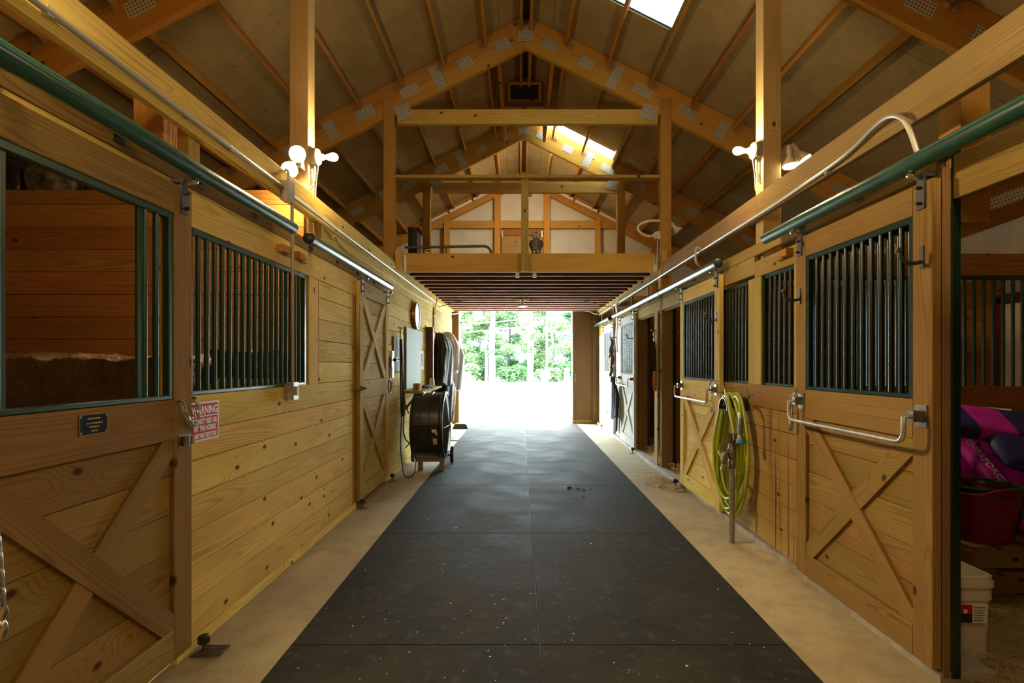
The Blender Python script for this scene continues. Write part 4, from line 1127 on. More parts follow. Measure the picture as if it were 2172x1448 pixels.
ch = chain('door_chain', [(-1.535, 2.565, 1.225), (-1.53, 2.60, 1.15), (-1.53, 2.645, 1.105), (-1.535, 2.69, 1.13), (-1.56, 2.735, 1.20), (-1.588, 2.76, 1.222)], 'steel chain looped from the near door to the wall by the sign')
MB().lathe([(0.012, -0.015), (0.012, 0.0), (0.006, 0.004), (0.006, 0.018)], (-1.553, 2.565, 1.225), (1, 0, 0), 8).build('eye_screw', M['dull_steel'], ch, True)
MB().lathe([(0.012, -0.005), (0.010, 0.012)], (-1.598, 2.765, 1.224), (1, 0, 0), 8).build('eye_screw', M['dull_steel'], ch, True)
lt = thing('door_latch', 'small round steel latch on the near door stile below the chain', 'latch', (-1.55, 2.62, 1.04))
MB().tube([(-1.535, 2.60, 1.015), (-1.535, 2.60, 1.062)], 0.016, 10).build('barrel', M['dull_steel'], lt, True)
MB().box((-1.555, 2.57, 1.01), (-1.549, 2.665, 1.066)).build('plate', M['dull_steel'], lt)
MB().tube([(-1.533, 2.645, 1.02), (-1.533, 2.645, 1.058)], 0.012, 10).build('barrel', M['steel'], lt, True)
ch = chain('door_chain', [(-1.50, 1.585, 1.06), (-1.485, 1.60, 0.92), (-1.48, 1.61, 0.78), (-1.48, 1.615, 0.70)], 'steel chain with a snap hanging at the edge of the near door')
MB().lathe([(0.006, 0), (0.015, 0.02), (0.013, 0.05), (0.007, 0.06), (0.016, 0.08), (0.012, 0.10)], (-1.48, 1.617, 0.60), (0, 0, 1), 10).build('snap', M['steel'], ch, True)
MB().box((-1.555, 1.57, 1.03), (-1.50, 1.60, 1.08)).build('staple', M['dull_steel'], ch)

# clock
ck = thing('wall_clock', 'round brass rimmed wall clock above the whiteboards', 'clock', (-1.60, 8.5, 1.92))
cc = (-1.599, 8.5, 2.125)
MB().lathe([(0.17, 0), (0.205, 0.008), (0.208, 0.05), (0.200, 0.066), (0.188, 0.066), (0.185, 0.055)], cc, (1, 0, 0), 32).build('rim', plain('bronze_rim', (0.28, 0.17, 0.05), 0.35, 0.6), ck, True)
MB().lathe([(0.186, 0.054), (0.001, 0.055)], cc, (1, 0, 0), 32).build('face', plain('clock_face', (0.78, 0.80, 0.70), 0.3), ck)
mb = MB()
for k in range(12):
    a = math.pi * 2 * k / 12; y, z = math.sin(a), math.cos(a)
    mb.obox(frame((0, y, z), (0, z, -y), (cc[0] + 0.058, cc[1] + y * 0.155, cc[2] + z * 0.155)), 0.018, 0.004, 0.001)
mb.build('hour_marks', M['black'], ck)
mb = MB()
for a, L in ((0.9, 0.13), (4.2, 0.09)):
    y, z = math.sin(a), math.cos(a)
    mb.obox(frame((0, y, z), (0, z, -y), (cc[0] + 0.062, cc[1] + y * L / 2, cc[2] + z * L / 2)), L / 2, 0.005, 0.001)
mb.build('hands', M['black'], ck)
# boards
wb = thing('whiteboard', 'large pale green whiteboard above the wooden shelf', 'whiteboard', (-1.59, 8.4, 1.05), 'whiteboards by the clock')
abox('panel', (-1.585, 7.84, 1.05), (-1.572, 8.96, 1.915), M['board_white'], wb)
abox('backing', (-1.60, 7.83, 1.045), (-1.585, 8.97, 1.92), M['brown_dk'], wb)
wb = thing('whiteboard', 'small pale board behind the hanging black lead rope', 'whiteboard', (-1.59, 7.35, 1.3), 'whiteboards by the clock')
abox('panel', (-1.585, 7.09, 1.302), (-1.576, 7.63, 1.742), M['board_white'], wb)
abox('backing', (-1.60, 7.08, 1.298), (-1.585, 7.64, 1.746), M['brown_dk'], wb)
pn = thing('paper_notice', 'plain pale paper pinned beside the large whiteboard', 'notice', (-1.598, 9.15, 1.6), 'notices beside the large whiteboard')
abox('sheet', (-1.599, 9.03, 1.66), (-1.596, 9.28, 1.92), M['board_white'], pn, c=0.0005)
pn = thing('paper_notice', 'white paper notice with black drawing beside the large whiteboard', 'notice', (-1.598, 9.15, 1.3), 'notices beside the large whiteboard')
abox('sheet', (-1.599, 9.04, 1.315), (-1.596, 9.36, 1.61), M['paper'], pn, c=0.0005)
mb = MB()
for pts in (((9.10, 1.36), (9.16, 1.45), (9.14, 1.54), (9.20, 1.57)), ((9.20, 1.57), (9.26, 1.52), (9.25, 1.42), (9.30, 1.36)), ((9.15, 1.46), (9.25, 1.45))):
    mb.tube([(-1.595, a, b) for a, b in pts], 0.006, 5)
mb.build('drawing', M['black'], pn)
# shelf with things
sh = thing('wall_shelf', 'wooden shelf on brackets below the large whiteboard', 'shelf', (-1.5, 8.5, 1.0))
abox('shelf_board', (-1.60, 7.62, 1.0), (-1.32, 9.55, 1.03), M['pine'], sh)
for y in (7.75, 9.3):
    board('bracket', (-1.595, y, 0.75), (-1.40, y, 0.995), 0.05, 0.03, (0, 1, 0), M['pine'], sh)
    abox('bracket_leg', (-1.60, y - 0.025, 0.70), (-1.57, y + 0.025, 0.998), M['pine'], sh)
wbk = thing('wood_box', 'little wooden box with dark holes on the shelf', 'box', (-1.45, 7.85, 1.03))
abox('body', (-1.47, 7.78, 1.031), (-1.38, 7.92, 1.13), M['ply'], wbk)
for z in (1.055, 1.08, 1.105):
    MB().lathe([(0.010, 0), (0.010, 0.002)], (-1.425, 7.779, z), (0, -1, 0), 10).build('hole', M['black'], wbk)
tr_ = thing('grooming_brush', 'black brush lying on the shelf behind the wooden box', 'brush', (-1.42, 8.7, 1.03))
MB().tube([(-1.48, 8.62, 1.05), (-1.44, 8.72, 1.055), (-1.38, 8.85, 1.05)], [0.022, 0.03, 0.022], 10, flat=0.8).build('handle', M['black'], tr_, True)
MB().box((-1.47, 8.64, 1.031), (-1.39, 8.84, 1.045)).build('bristles', M['black_cloth'], tr_)
jr = thing('glass_jar', 'clear jar at the far end of the shelf', 'jar', (-1.50, 9.4, 1.03))
MB().lathe([(0.04, 0), (0.042, 0.01), (0.042, 0.10), (0.034, 0.115)], (-1.47, 9.42, 1.031), (0, 0, 1), 14).build('body', plain('frosted_jar', (0.55, 0.52, 0.45), 0.2), jr, True)
MB().lathe([(0.037, 0.115), (0.037, 0.135), (0.001, 0.136)], (-1.47, 9.42, 1.031), (0, 0, 1), 14).build('lid', M['white_pl'], jr, True)
# power strip and cords
ps = thing('power_strip', 'white upright power strip with a dark outlet box by the tack room door', 'power strip', (-1.58, 6.95, 1.2))
abox('strip', (-1.60, 6.94, 1.23), (-1.565, 7.03, 1.56), M['white_pl'], ps)
abox('outlet_box', (-1.60, 6.84, 1.36), (-1.55, 6.93, 1.48), M['dull_steel'], ps)
abox('plug', (-1.565, 6.96, 1.43), (-1.52, 7.0, 1.47), M['black'], ps)
def lead(name, label, p, L, mat, snap=True, wd=0.022, gap=0.03, group='lead ropes and straps'):
    t = thing(name, label, 'lead rope', p, group)
    x, y, z = p
    MB().tube(spline([(x, y - gap, z - 0.02), (x + 0.01, y - gap * 1.3, z - L * 0.5), (x + 0.015, y - gap, z - L * 0.93), (x + 0.02, y, z - L), (x + 0.015, y + gap, z - L * 0.93), (x + 0.01, y + gap * 0.8, z - L * 0.5), (x, y + gap * 0.3, z - 0.02)], 8), wd / 2, 6, flat=0.4).build('strap', mat, t, True)
    if snap:
        MB().lathe([(0.006, 0), (0.016, 0.02), (0.012, 0.05), (0.006, 0.07), (0.018, 0.09), (0.014, 0.12), (0.004, 0.13)], (x, y - gap * 0.3, z - 0.02), (0, 0, 1), 10).build('snap', M['brass'], t, True)
        MB().tube([(x - 0.04, y, z + 0.13), (x + 0.02, y, z + 0.12)], 0.008, 6).build('peg', M['dull_steel'], t, True)
    return t
lead('lead_rope', 'long black lead rope hanging in front of the small whiteboard', (-1.545, 7.35, 1.74), 1.02, M['black_cloth'], True, 0.022, 0.055)

# coats and blankets on the fan side wall
def garment(name, label, y, x0, dep, wid, zt, zb, mat, folds=5, amp=0.16, flare=0.3, lean=0.0, ph=0.0, cat='coat', hs=-1):
    t = thing(name, label, cat, (x0, y, zb), 'coats and blankets on the wall')
    K, Lv = 40, 18; mb = MB(); n0 = 0
    for i in range(Lv + 1):
        v = i / Lv
        wv = wid * (0.25 + 0.75 * min(1, v * 3.5) ** 0.6) * (1 + flare * v)
        dv = dep * (0.35 + 0.65 * min(1, v * 3) ** 0.7) * (1 - 0.25 * v)
        z = zt + (zb - zt) * v + 0.02 * math.sin(7 * v + ph)
        for j in range(K):
            a = 2 * math.pi * j / K
            f = 1 + amp * (0.3 + v) * math.sin(folds * a + ph + 1.3 * v) + 0.05 * math.sin(11 * a + 5 * v)
            ca, sa = math.cos(a), math.sin(a)
            zz = z + (0.04 * math.sin(3 * a + ph) if i == Lv else 0)
            mb.v.append((x0 + dv / 2 + dv / 2 * ca * f + lean * v * v, y + wv / 2 * sa * f, zz))
    for i in range(Lv):
        for j in range(K):
            mb.f.append((i * K + j, i * K + (j + 1) % K, (i + 1) * K + (j + 1) % K, (i + 1) * K + j))
    mb.f.append(tuple(range(K))); mb.f.append(tuple(range(Lv * K + K - 1, Lv * K - 1, -1)))
    mb.build('cloth', mat, t, True)
    xh = x0 if hs < 0 else x0 + dep
    MB().tube([(xh + hs * 0.012, y, zt + 0.0), (xh - hs * 0.05, y, zt - 0.005), (xh - hs * 0.075, y, zt + 0.03)], 0.008, 8).build('wall_hook', M['brass'], t, True)
    return t
olive = plain('dark_oilskin', (0.022, 0.020, 0.014), 0.55, bump=(7, 0.8))
navy = plain('navy_blanket', (0.010, 0.014, 0.035), 0.8, bump=(10, 0.6))
tan = plain('tan_coat', (0.40, 0.29, 0.21), 0.8, bump=(8, 0.6))
grey = plain('blue_grey_coat', (0.24, 0.26, 0.30), 0.8, bump=(8, 0.6))
camo = plain('camouflage_cloth', (0.20, 0.15, 0.10), 0.85, mottle=(16, 0.75))
grn = plain('sage_coat', (0.22, 0.21, 0.12), 0.8, bump=(9, 0.6), mottle=(20, 0.5))
hr = thing('coat_rack_board', 'pale plywood board that the coats hang under', 'board', (-1.59, 11.8, 1.97))
abox('board', (-1.597, 10.40, 1.99), (-1.575, 13.1, 2.44), M['pine'], hr)
bp = thing('cabinet_side', 'dark red-brown upright board before the hanging coats', 'board', (-1.54, 9.62, 1.03))
abox('panel', (-1.595, 9.60, 1.035), (-1.475, 9.66, 2.03), M['brown_dk'], bp, axis=2)
abox('trim_strip', (-1.60, 9.595, 1.035), (-1.585, 9.60, 2.05), M['pine'], bp)
garment('oilskin_coat', 'long black oilskin coat nearest the dark brown board', 10.55, -1.575, 0.34, 0.40, 1.98, 1.02, olive, 4, 0.14, 0.35, 0.03)
garment('horse_blanket', 'dark navy horse blanket hanging low under the black coat', 10.95, -1.575, 0.30, 0.50, 1.85, 0.28, navy, 6, 0.15, 0.15, 0.0, 0.8, 'blanket')
garment('sage_coat', 'mottled sage coat between the black and tan coats', 11.25, -1.575, 0.28, 0.22, 2.0, 1.25, grn, 5, 0.15, 0.2, 0.03, 0.4)
garment('tan_coat', 'tan canvas coat with a pale collar among the coats', 11.75, -1.575, 0.34, 0.36, 2.05, 1.24, tan, 5, 0.14, 0.2, 0.03, 2.0)
garment('camouflage_blanket', 'brown camouflage blanket hanging near the floor', 11.7, -1.575, 0.26, 0.5, 1.2, 0.2, camo, 6, 0.14, 0.1, 0.0, 1.0, 'blanket')
garment('grey_jacket', 'blue-grey jacket with black strap nearest the open doorway', 12.55, -1.555, 0.36, 0.36, 1.96, 0.85, grey, 5, 0.14, 0.15, 0.0, 3.0)
MB().tube([(-1.22, 12.35, 1.72), (-1.21, 12.5, 1.60)], 0.012, 6).build('strap', M['black'], bpy.data.objects['grey_jacket'], True)

# ------------------------------------------------------------------ drum fan
fa = thing('drum_fan', 'big black drum fan on wheels beside the shelf', 'fan', (-1.2, 7.75, 0))
FC = V((-1.43, 7.75, 0.565)); FR = 0.455
fb_ = plain('fan_black_paint', (0.018, 0.019, 0.015), 0.34)
prof = [(FR - 0.02, 0.0), (FR, 0.004), (FR, 0.03), (FR - 0.012, 0.04), (FR - 0.012, 0.12), (FR - 0.006, 0.125), (FR - 0.006, 0.133), (FR - 0.012, 0.138), (FR - 0.012, 0.24), (FR - 0.006, 0.245), (FR - 0.006, 0.253), (FR - 0.012, 0.258), (FR - 0.012, 0.37), (FR, 0.38), (FR + 0.004, 0.40), (FR, 0.425), (FR - 0.018, 0.43), (FR - 0.022, 0.38), (FR - 0.022, 0.03)]
mb = MB(); n0 = 0; K = 48
for r, h in prof:
    for j in range(K):
        a = 2 * math.pi * j / K
        mb.v.append((FC.x + h, FC.y + r * math.cos(a), FC.z + r * math.sin(a)))
for i in range(len(prof)):
    i2 = (i + 1) % len(prof)
    for j in range(K):
        mb.f.append((i * K + j, i * K + (j + 1) % K, i2 * K + (j + 1) % K, i2 * K + j))
mb.build('drum', fb_, fa, True)
def ring(x, r, rr): return [(x, FC.y + r * math.cos(2 * math.pi * j / 36), FC.z + r * math.sin(2 * math.pi * j / 36)) for j in range(36)]
grl = plain('fan_guard_wire', (0.16, 0.18, 0.13), 0.35, 0.6)
for xg, bul, nm in ((0.425, 0.035, 'front_guard'), (0.0, -0.03, 'rear_guard')):
    mb = MB()
    for k in range(16):
        r = 0.06 + k * 0.0245
        mb.tube(ring(FC.x + xg + bul * (1 - (r / FR) ** 2), r, 0), 0.0032, 5, True)
    for k in range(8):
        a = math.pi * 2 * k / 8
        mb.tube([(FC.x + xg + bul * (1 - (q) ** 2), FC.y + q * (FR - 0.01) * math.cos(a), FC.z + q * (FR - 0.01) * math.sin(a)) for q in (0.1, 0.4, 0.7, 1.0)], 0.005, 5)
    mb.build(nm, grl, fa, True)
MB().lathe([(0.11, 0.30), (0.12, 0.31), (0.12, 0.39), (0.10, 0.405), (0.001, 0.41)], FC, (1, 0, 0), 24).build('motor', M['black'], fa, True)
for k in range(3):
    a0 = 2 * math.pi * k / 3
    mb = MB()
    for i in range(5):
        r = 0.1 + i * 0.075; wd = 0.06 + 0.035 * i
        for sgn in (-1, 1):
            a = a0 + sgn * wd / r * 0.55
            for tx in (0, 0.004):
                mb.v.append((FC.x + 0.22 + sgn * 0.045 + tx, FC.y + r * math.cos(a), FC.z + r * math.sin(a)))
    for i in range(4):
        b = i * 4
        for q in ((0, 2, 6, 4), (1, 5, 7, 3), (0, 4, 5, 1), (2, 3, 7, 6)): mb.f.append(tuple(b + z for z in q))
    mb.f += [(0, 1, 3, 2), (16, 18, 19, 17)]
    mb.build('blade', M['galv'], fa)
def on_drum(ang, h, lift=0.0): return V((FC.x + h, FC.y + (FR - 0.012 + lift) * math.cos(ang), FC.z + (FR - 0.012 + lift) * math.sin(ang)))
# drum side toward the camera is angle = pi
mb = MB().tube([on_drum(math.pi - 0.1, 0.05, 0.0), on_drum(math.pi - 0.1, 0.05, 0.035), on_drum(math.pi - 0.1, 0.33, 0.035), on_drum(math.pi - 0.1, 0.33, 0.0)], 0.010, 8)
mb.build('handle', M['black'], fa, True)
def sticker(name, a0, a1, h0, h1, mat):
    mb = MB(); n = 4
    for i in range(n + 1):
        a = a0 + (a1 - a0) * i / n
        for h in (h0, h1):
            for l in (0.0008, 0.0022): mb.v.append(tuple(on_drum(a, h, l)))
    for i in range(n):
        b = i * 4
        for q in ((0, 4, 6, 2), (1, 3, 7, 5), (0, 1, 5, 4), (2, 6, 7, 3)): mb.f.append(tuple(b + z for z in q))
    mb.f += [(0, 2, 3, 1), (4 * n, 4 * n + 1, 4 * n + 3, 4 * n + 2)]
    return mb.build(name, mat, fa)
sticker('label_sticker', math.pi + 0.03, math.pi + 0.12, 0.29, 0.35, M['paper'])
sticker('label_sticker', math.pi + 0.12, math.pi + 0.19, 0.335, 0.36, M['paper'])
tag_m = plain('tan_card_tag', (0.62, 0.52, 0.36), 0.8)
sticker('hang_tag', math.pi + 0.30, math.pi + 0.50, 0.300, 0.352, tag_m)
abox('support_board', (-1.36, 7.36, 0.125), (-0.985, 7.50, 0.155), M['pallet'], fa)
for x in (-1.33, -1.045):
    abox('leg', (x, 7.355, 0.0135 if x > -1.12 else 0.002), (x + 0.06, 7.43, 0.124), M['pallet'], fa, axis=2)
abox('axle_board', (-1.45, 7.98, 0.10), (-0.97, 8.02, 0.13), M['dull_steel'], fa)
for x in (-1.50, -0.955):
    w_ = MB().lathe([(0.07, -0.02), (0.11, -0.022), (0.112, 0.0), (0.11, 0.022), (0.07, 0.02)], (x, 8.0, 0.127), (1, 0, 0), 24).build('wheel', M['black'], fa, True)
    MB().lathe([(0.02, -0.026), (0.062, -0.023), (0.062, 0.023), (0.02, 0.026)], (x, 8.0, 0.127), (1, 0, 0), 16).build('hub', M['brown_dk'], w_, True)
MB().tube([(-1.44, 7.45, 0.16), (-0.98, 7.45, 0.16)], 0.012, 6).build('frame_bar', M['dull_steel'], fa, True)
fcab = MB().tube(spline([(-1.46, 7.42, 0.75), (-1.50, 7.36, 0.90), (-1.52, 7.33, 0.96), (-1.53, 7.36, 0.90), (-1.52, 7.40, 0.70), (-1.53, 7.42, 0.52), (-1.50, 7.44, 0.40), (-1.46, 7.45, 0.36), (-1.50, 7.42, 0.30)], 6), 0.008, 6).build('cord', M['black'], fa, True)
fc = MB().tube(spline([(-1.53, 6.98, 1.45), (-1.49, 7.05, 1.45), (-1.475, 7.08, 1.36), (-1.48, 7.06, 1.1), (-1.475, 7.05, 0.75), (-1.49, 7.05, 0.4), (-1.46, 7.02, 0.12), (-1.42, 6.95, 0.03), (-1.36, 6.90, 0.012), (-1.31, 6.98, 0.04), (-1.30, 7.06, 0.16), (-1.33, 7.2, 0.32), (-1.41, 7.45, 0.42)], 8), 0.007, 7).build('power_cord', M['black'], fa, True)
mb_ = thing('mounting_step', 'black rubber step block by the open doorway', 'step', (-1.27, 12.3, 0))
m4 = MB(); 
for z, e in ((0.0, 0.17), (0.10, 0.13)):
    for a, b in ((-1, -1), (1, -1), (1, 1), (-1, 1)): m4.v.append((-1.29 + a * e, 12.35 + b * (e - 0.02), z))
m4.f += [(0, 1, 2, 3), (4, 5, 6, 7), (0, 1, 5, 4), (1, 2, 6, 5), (2, 3, 7, 6), (3, 0, 4, 7)]
m4.build('step', M['black'], mb_)
abox('tread', (-1.40, 12.24, 0.1005), (-1.18, 12.46, 0.108), M['dull_steel'], mb_)
o = abox('door_mat', (-1.42, 10.3, 0.001), (-1.13, 10.9, 0.014), M['brown_dk']); tag(o, 'small brown mat on the concrete past the fan', 'mat')

# ------------------------------------------------------------------ hose side fittings
ho = thing('garden_hose', 'coiled yellow-green hose hanging on the wall by the hydrant', 'hose', (1.74, 4.66, 0.2))
hm = plain('yellow_green_hose', (0.36, 0.42, 0.022), 0.38)
pts = []; NL = 9; hr_ = random.Random(3)
prm = [(hr_.uniform(0.23, 0.31), hr_.uniform(-0.02, 0.03), hr_.uniform(0.40, 0.50)) for _ in range(NL + 1)]
for i in range(NL * 48 + 1):
    t_ = i / 48; k = int(min(t_, NL - 0.001)); fr = t_ - k
    a = [prm[k][q] * (1 - fr) + prm[k + 1][q] * fr for q in range(3)]
    an = 2 * math.pi * fr + math.pi / 2
    zt = 1.135 + 0.02 * math.sin(k * 2.1)
    cs, sn_ = math.cos(an), math.sin(an)
    x = 1.69 + 0.012 * ((k * 4) % NL) + 0.010 * math.sin(an * 2 + k)
    pts.append((x, 4.65 + a[1] + a[0] * cs * (1.0 if sn_ < 0 else (1 - 0.35 * sn_)), zt - a[2] + a[2] * sn_))
MB().tube(pts, 0.0125, 10).build('hose', hm, ho, True)
MB().tube(spline([(1.70, 4.50, 1.12), (1.69, 4.42, 1.14), (1.675, 4.32, 1.10), (1.67, 4.29, 1.03)], 6), 0.0125, 8).build('hose_end', hm, ho, True)
MB().lathe([(0.012, 0), (0.016, 0.01), (0.016, 0.05), (0.010, 0.055)], (1.67, 4.29, 1.03), (0, -0.05, -1), 12).build('coupling', M['galv'], ho, True)
MB().lathe([(0.012, 0.05), (0.016, 0.07), (0.018, 0.15), (0.013, 0.17), (0.026, 0.19), (0.028, 0.21)], (1.67, 4.29, 1.03), (0, -0.05, -1), 12).build('spray_nozzle', M['dull_steel'], ho, True)
MB().lathe([(0.029, 0.205), (0.031, 0.21), (0.031, 0.232), (0.026, 0.236)], (1.67, 4.29, 1.03), (0, -0.05, -1), 14).build('nozzle_ring', plain('blue_plastic', (0.03, 0.22, 0.45), 0.4), ho, True)
hk = thing('hose_hanger', 'bright steel hose hook holding up the coiled hose', 'hook', (1.8, 4.8, 1.15))
MB().tube(spline([(1.85, 4.83, 1.16), (1.72, 4.83, 1.15), (1.62, 4.81, 1.17), (1.60, 4.78, 1.23), (1.62, 4.68, 1.26), (1.64, 4.58, 1.22), (1.66, 4.54, 1.12)], 6), 0.006, 8).build('wire_loop', M['steel'], hk, True)
m5 = MB()
for j in range(9):
    a = math.pi * j / 8
    for x in (1.665, 1.845):
        m5.v.append((x, 4.65 + 0.10 * math.cos(a), 1.02 + 0.10 * math.sin(a)))
        m5.v.append((x, 4.65 + 0.093 * math.cos(a), 1.02 + 0.093 * math.sin(a)))
for j in range(8):
    b = j * 4
    for q in ((0, 4, 6, 2), (1, 3, 7, 5), (0, 1, 5, 4), (2, 6, 7, 3)): m5.f.append(tuple(b + z for z in q))
m5.f += [(0, 2, 3, 1), (32, 33, 35, 34)]
m5.build('saddle', M['green_dark'], hk)
MB().tube([(1.845, 4.47, 1.15), (1.80, 4.47, 1.15), (1.795, 4.47, 1.21)], 0.007, 8).build('prong', M['steel'], hk, True)
hy = thing('water_hydrant', 'upright galvanised hydrant pipe in front of the coiled hose', 'hydrant', (1.655, 4.42, 0))
hmet = plain('weathered_pipe', (0.30, 0.29, 0.25), 0.5, 0.6, mottle=(30, 0.25))
MB().tube([(1.655, 4.42, -0.02), (1.655, 4.42, 0.66)], 0.021, 14).build('standpipe', hmet, hy, True)
MB().lathe([(0.026, 0.58), (0.028, 0.59), (0.028, 0.64), (0.022, 0.65), (0.030, 0.67), (0.034, 0.70), (0.030, 0.74), (0.022, 0.76), (0.020, 0.80)], (1.655, 4.42, 0), (0, 0, 1), 14).build('hydrant_head', M['dull_steel'], hy, True)
MB().tube([(1.645, 4.42, 0.78), (1.63, 4.40, 0.855), (1.675, 4.40, 0.845), (1.69, 4.40, 0.73)], [0.018, 0.02, 0.016, 0.012], 8).build('lever', M['dull_steel'], hy, True)
MB().tube([(1.655, 4.42, 0.71), (1.61, 4.415, 0.71), (1.59, 4.41, 0.69), (1.59, 4.41, 0.62)], [0.02, 0.018, 0.018, 0.016], 10).build('spout', M['dull_steel'], hy, True)
MB().tube([(1.59, 4.41, 0.79), (1.59, 4.41, 0.72)], 0.012, 8).build('vent_valve', M['dull_steel'], hy, True)
o = MB().tube(spline([(1.59, 4.41, 0.62), (1.59, 4.45, 0.57), (1.61, 4.52, 0.56), (1.67, 4.62, 0.58), (1.68, 4.78, 0.66)], 6), 0.0125, 8).build('hose_tail', hm, ho, True)
ch = chain('door_chain', [(1.785, 3.66, 1.235), (1.765, 3.665, 1.18), (1.76, 3.67, 1.13), (1.76, 3.672, 1.08)], 'steel chain and snap hanging at the handle of the feed room door')
MB().lathe([(0.008, 0), (0.013, 0.02), (0.013, 0.10), (0.007, 0.12)], (1.76, 3.673, 0.96), (0, 0, 1), 10).build('snap', M['steel'], ch, True)
ch = chain('door_chain', [(1.785, 5.22, 1.235), (1.77, 5.20, 1.18), (1.765, 5.20, 1.12), (1.765, 5.20, 1.04)], 'steel chain hanging at the handle of the door past the hose', 0.024, 0.003, 0.008)
MB().lathe([(0.006, 0), (0.010, 0.02), (0.010, 0.07), (0.005, 0.08)], (1.765, 5.20, 0.95), (0, 0, 1), 8).build('snap', M['steel'], ch, True)
# halters and cloth at the far doors
lead('lead_rope', 'black lead strap on the pale post between the two open stalls', (1.795, 7.58, 1.72), 0.62, M['black_cloth'], True, 0.025, 0.03)
o = MB().tube(spline([(1.79, 7.53, 1.30), (1.785, 7.50, 1.22), (1.785, 7.52, 1.10), (1.80, 7.56, 1.04), (1.80, 7.60, 1.16), (1.80, 7.58, 1.29)], 6), 0.02, 6, True if False else False, 0.4).build('leather_strap', M['orange_l'], None, True)
tag(o, 'tan leather strap hanging on the pale stall post', 'strap')
ha = thing('halter', 'brown leather halter with brass rings hanging beside the far barred door', 'halter', (1.72, 10.5, 1.2))
for k, (yy, zz, ry, rz) in enumerate(((10.50, 1.72, 0.07, 0.16), (10.55, 1.58, 0.10, 0.14), (10.45, 1.42, 0.08, 0.15), (10.52, 1.25, 0.06, 0.12))):
    MB().tube([(1.70 + 0.02 * math.sin(3 * a), yy + ry * math.cos(a), zz + rz * math.sin(a)) for a in [2 * math.pi * j / 18 for j in range(18)]], 0.016, 6, True, 0.5).build('strap', M['leather'], ha, True)
for yy, zz in ((10.44, 1.50), (10.55, 1.47), (10.47, 1.40), (10.52, 1.34)):
    MB().tube([(1.672, yy + 0.028 * math.cos(a), zz + 0.028 * math.sin(a)) for a in [2 * math.pi * j / 12 for j in range(12)]], 0.006, 6, True).build('ring', M['brass'], ha, True)
MB().tube([(1.80, 10.5, 1.90), (1.68, 10.5, 1.89), (1.66, 10.5, 1.94)], 0.01, 6).build('wall_hook', M['dull_steel'], ha, True)
rd = thing('hand_radio', 'small black and silver clipper box hung below the halter', 'clippers', (1.70, 10.45, 1.07))
abox('body', (1.66, 10.36, 1.06), (1.76, 10.52, 1.17), M['black'], rd, c=0.01)
abox('face_plate', (1.653, 10.38, 1.08), (1.66, 10.50, 1.15), M['steel'], rd)
g1 = garment('black_towel', 'long black cloth hanging below the halter', 10.25, 1.66, 0.14, 0.30, 1.06, 0.42, M['black_cloth'], 4, 0.12, 0.35, 0.0, 1.0, 'cloth', 1)
g2 = garment('grey_towel', 'narrow black and grey strap cloth beside the long black cloth', 10.62, 1.765, 0.08, 0.14, 1.10, 0.16, plain('charcoal_cloth', (0.05, 0.05, 0.055), 0.8), 4, 0.1, 0.2, 0.0, 2.0, 'cloth', 1)
for g in (g1, g2): g['group'] = 'cloths hanging on the hose side'
# red bucket deep in a stall
def bucket(name, label, c, r0, r1, h, mat, rimmat=None, group=None, sq=1.0):
    b = thing(name, label, 'bucket', c, group)
    MB().lathe([(r0 * 0.9, 0), (r0, 0.006), (r1, h), (r1 + 0.008, h + 0.002), (r1 + 0.008, h + 0.014), (r1 - 0.006, h + 0.014), (r0 - 0.008, 0.012), (0.001, 0.011)], c, (0, 0, 1), 24).build('body', mat, b, True)
    MB().tube(arc((c[0], c[1] - 0.0, c[2] + h), r1 + 0.012, math.pi, 2 * math.pi, 12, (1, 0, 0), (0, 0.35, 0.75)), 0.004, 6).build('bail', M['steel'], b, True)
    return b
bucket('water_bucket', 'dark red bucket hanging inside the second open stall', (2.35, 10.2, 0.62), 0.14, 0.17, 0.36, plain('bucket_red', (0.42, 0.012, 0.018), 0.4))

# ------------------------------------------------------------------ feed room
pal_n = 0
for zb, lab in ((0.0, 'wooden pallet on the hay strewn floor, lower of two'), (0.152, 'wooden pallet carrying the red tub and feed bags, upper of two')):
    p_ = thing('pallet', lab, 'pallet', (2.8, 3.85, zb), 'stacked pallets in the feed room')
    for y in (3.38, 3.83, 4.26):
        abox('stringer', (1.98, y, zb + 0.021), (3.55, y + 0.04, zb + 0.129), M['pallet'], p_)
    for k in range(9):
        x = 1.98 + k * 0.181
        abox('deck_board', (x, 3.37, zb + 0.130), (x + 0.13, 4.305, zb + 0.150), M['pallet'], p_)
        if k % 2 == 0: abox('bottom_board', (x, 3.37, zb + 0.001), (x + 0.13, 4.305, zb + 0.020), M['pallet'], p_)
mag = plain('magenta_sack', (0.52, 0.014, 0.42), 0.42, bump=(14, 0.4))
nvy = plain('navy_sack', (0.020, 0.024, 0.16), 0.4, bump=(14, 0.4))
blu = plain('blue_sack', (0.05, 0.06, 0.34), 0.42, bump=(14, 0.4))
wsk = plain('white_sack', (0.72, 0.70, 0.72), 0.5, bump=(14, 0.4))
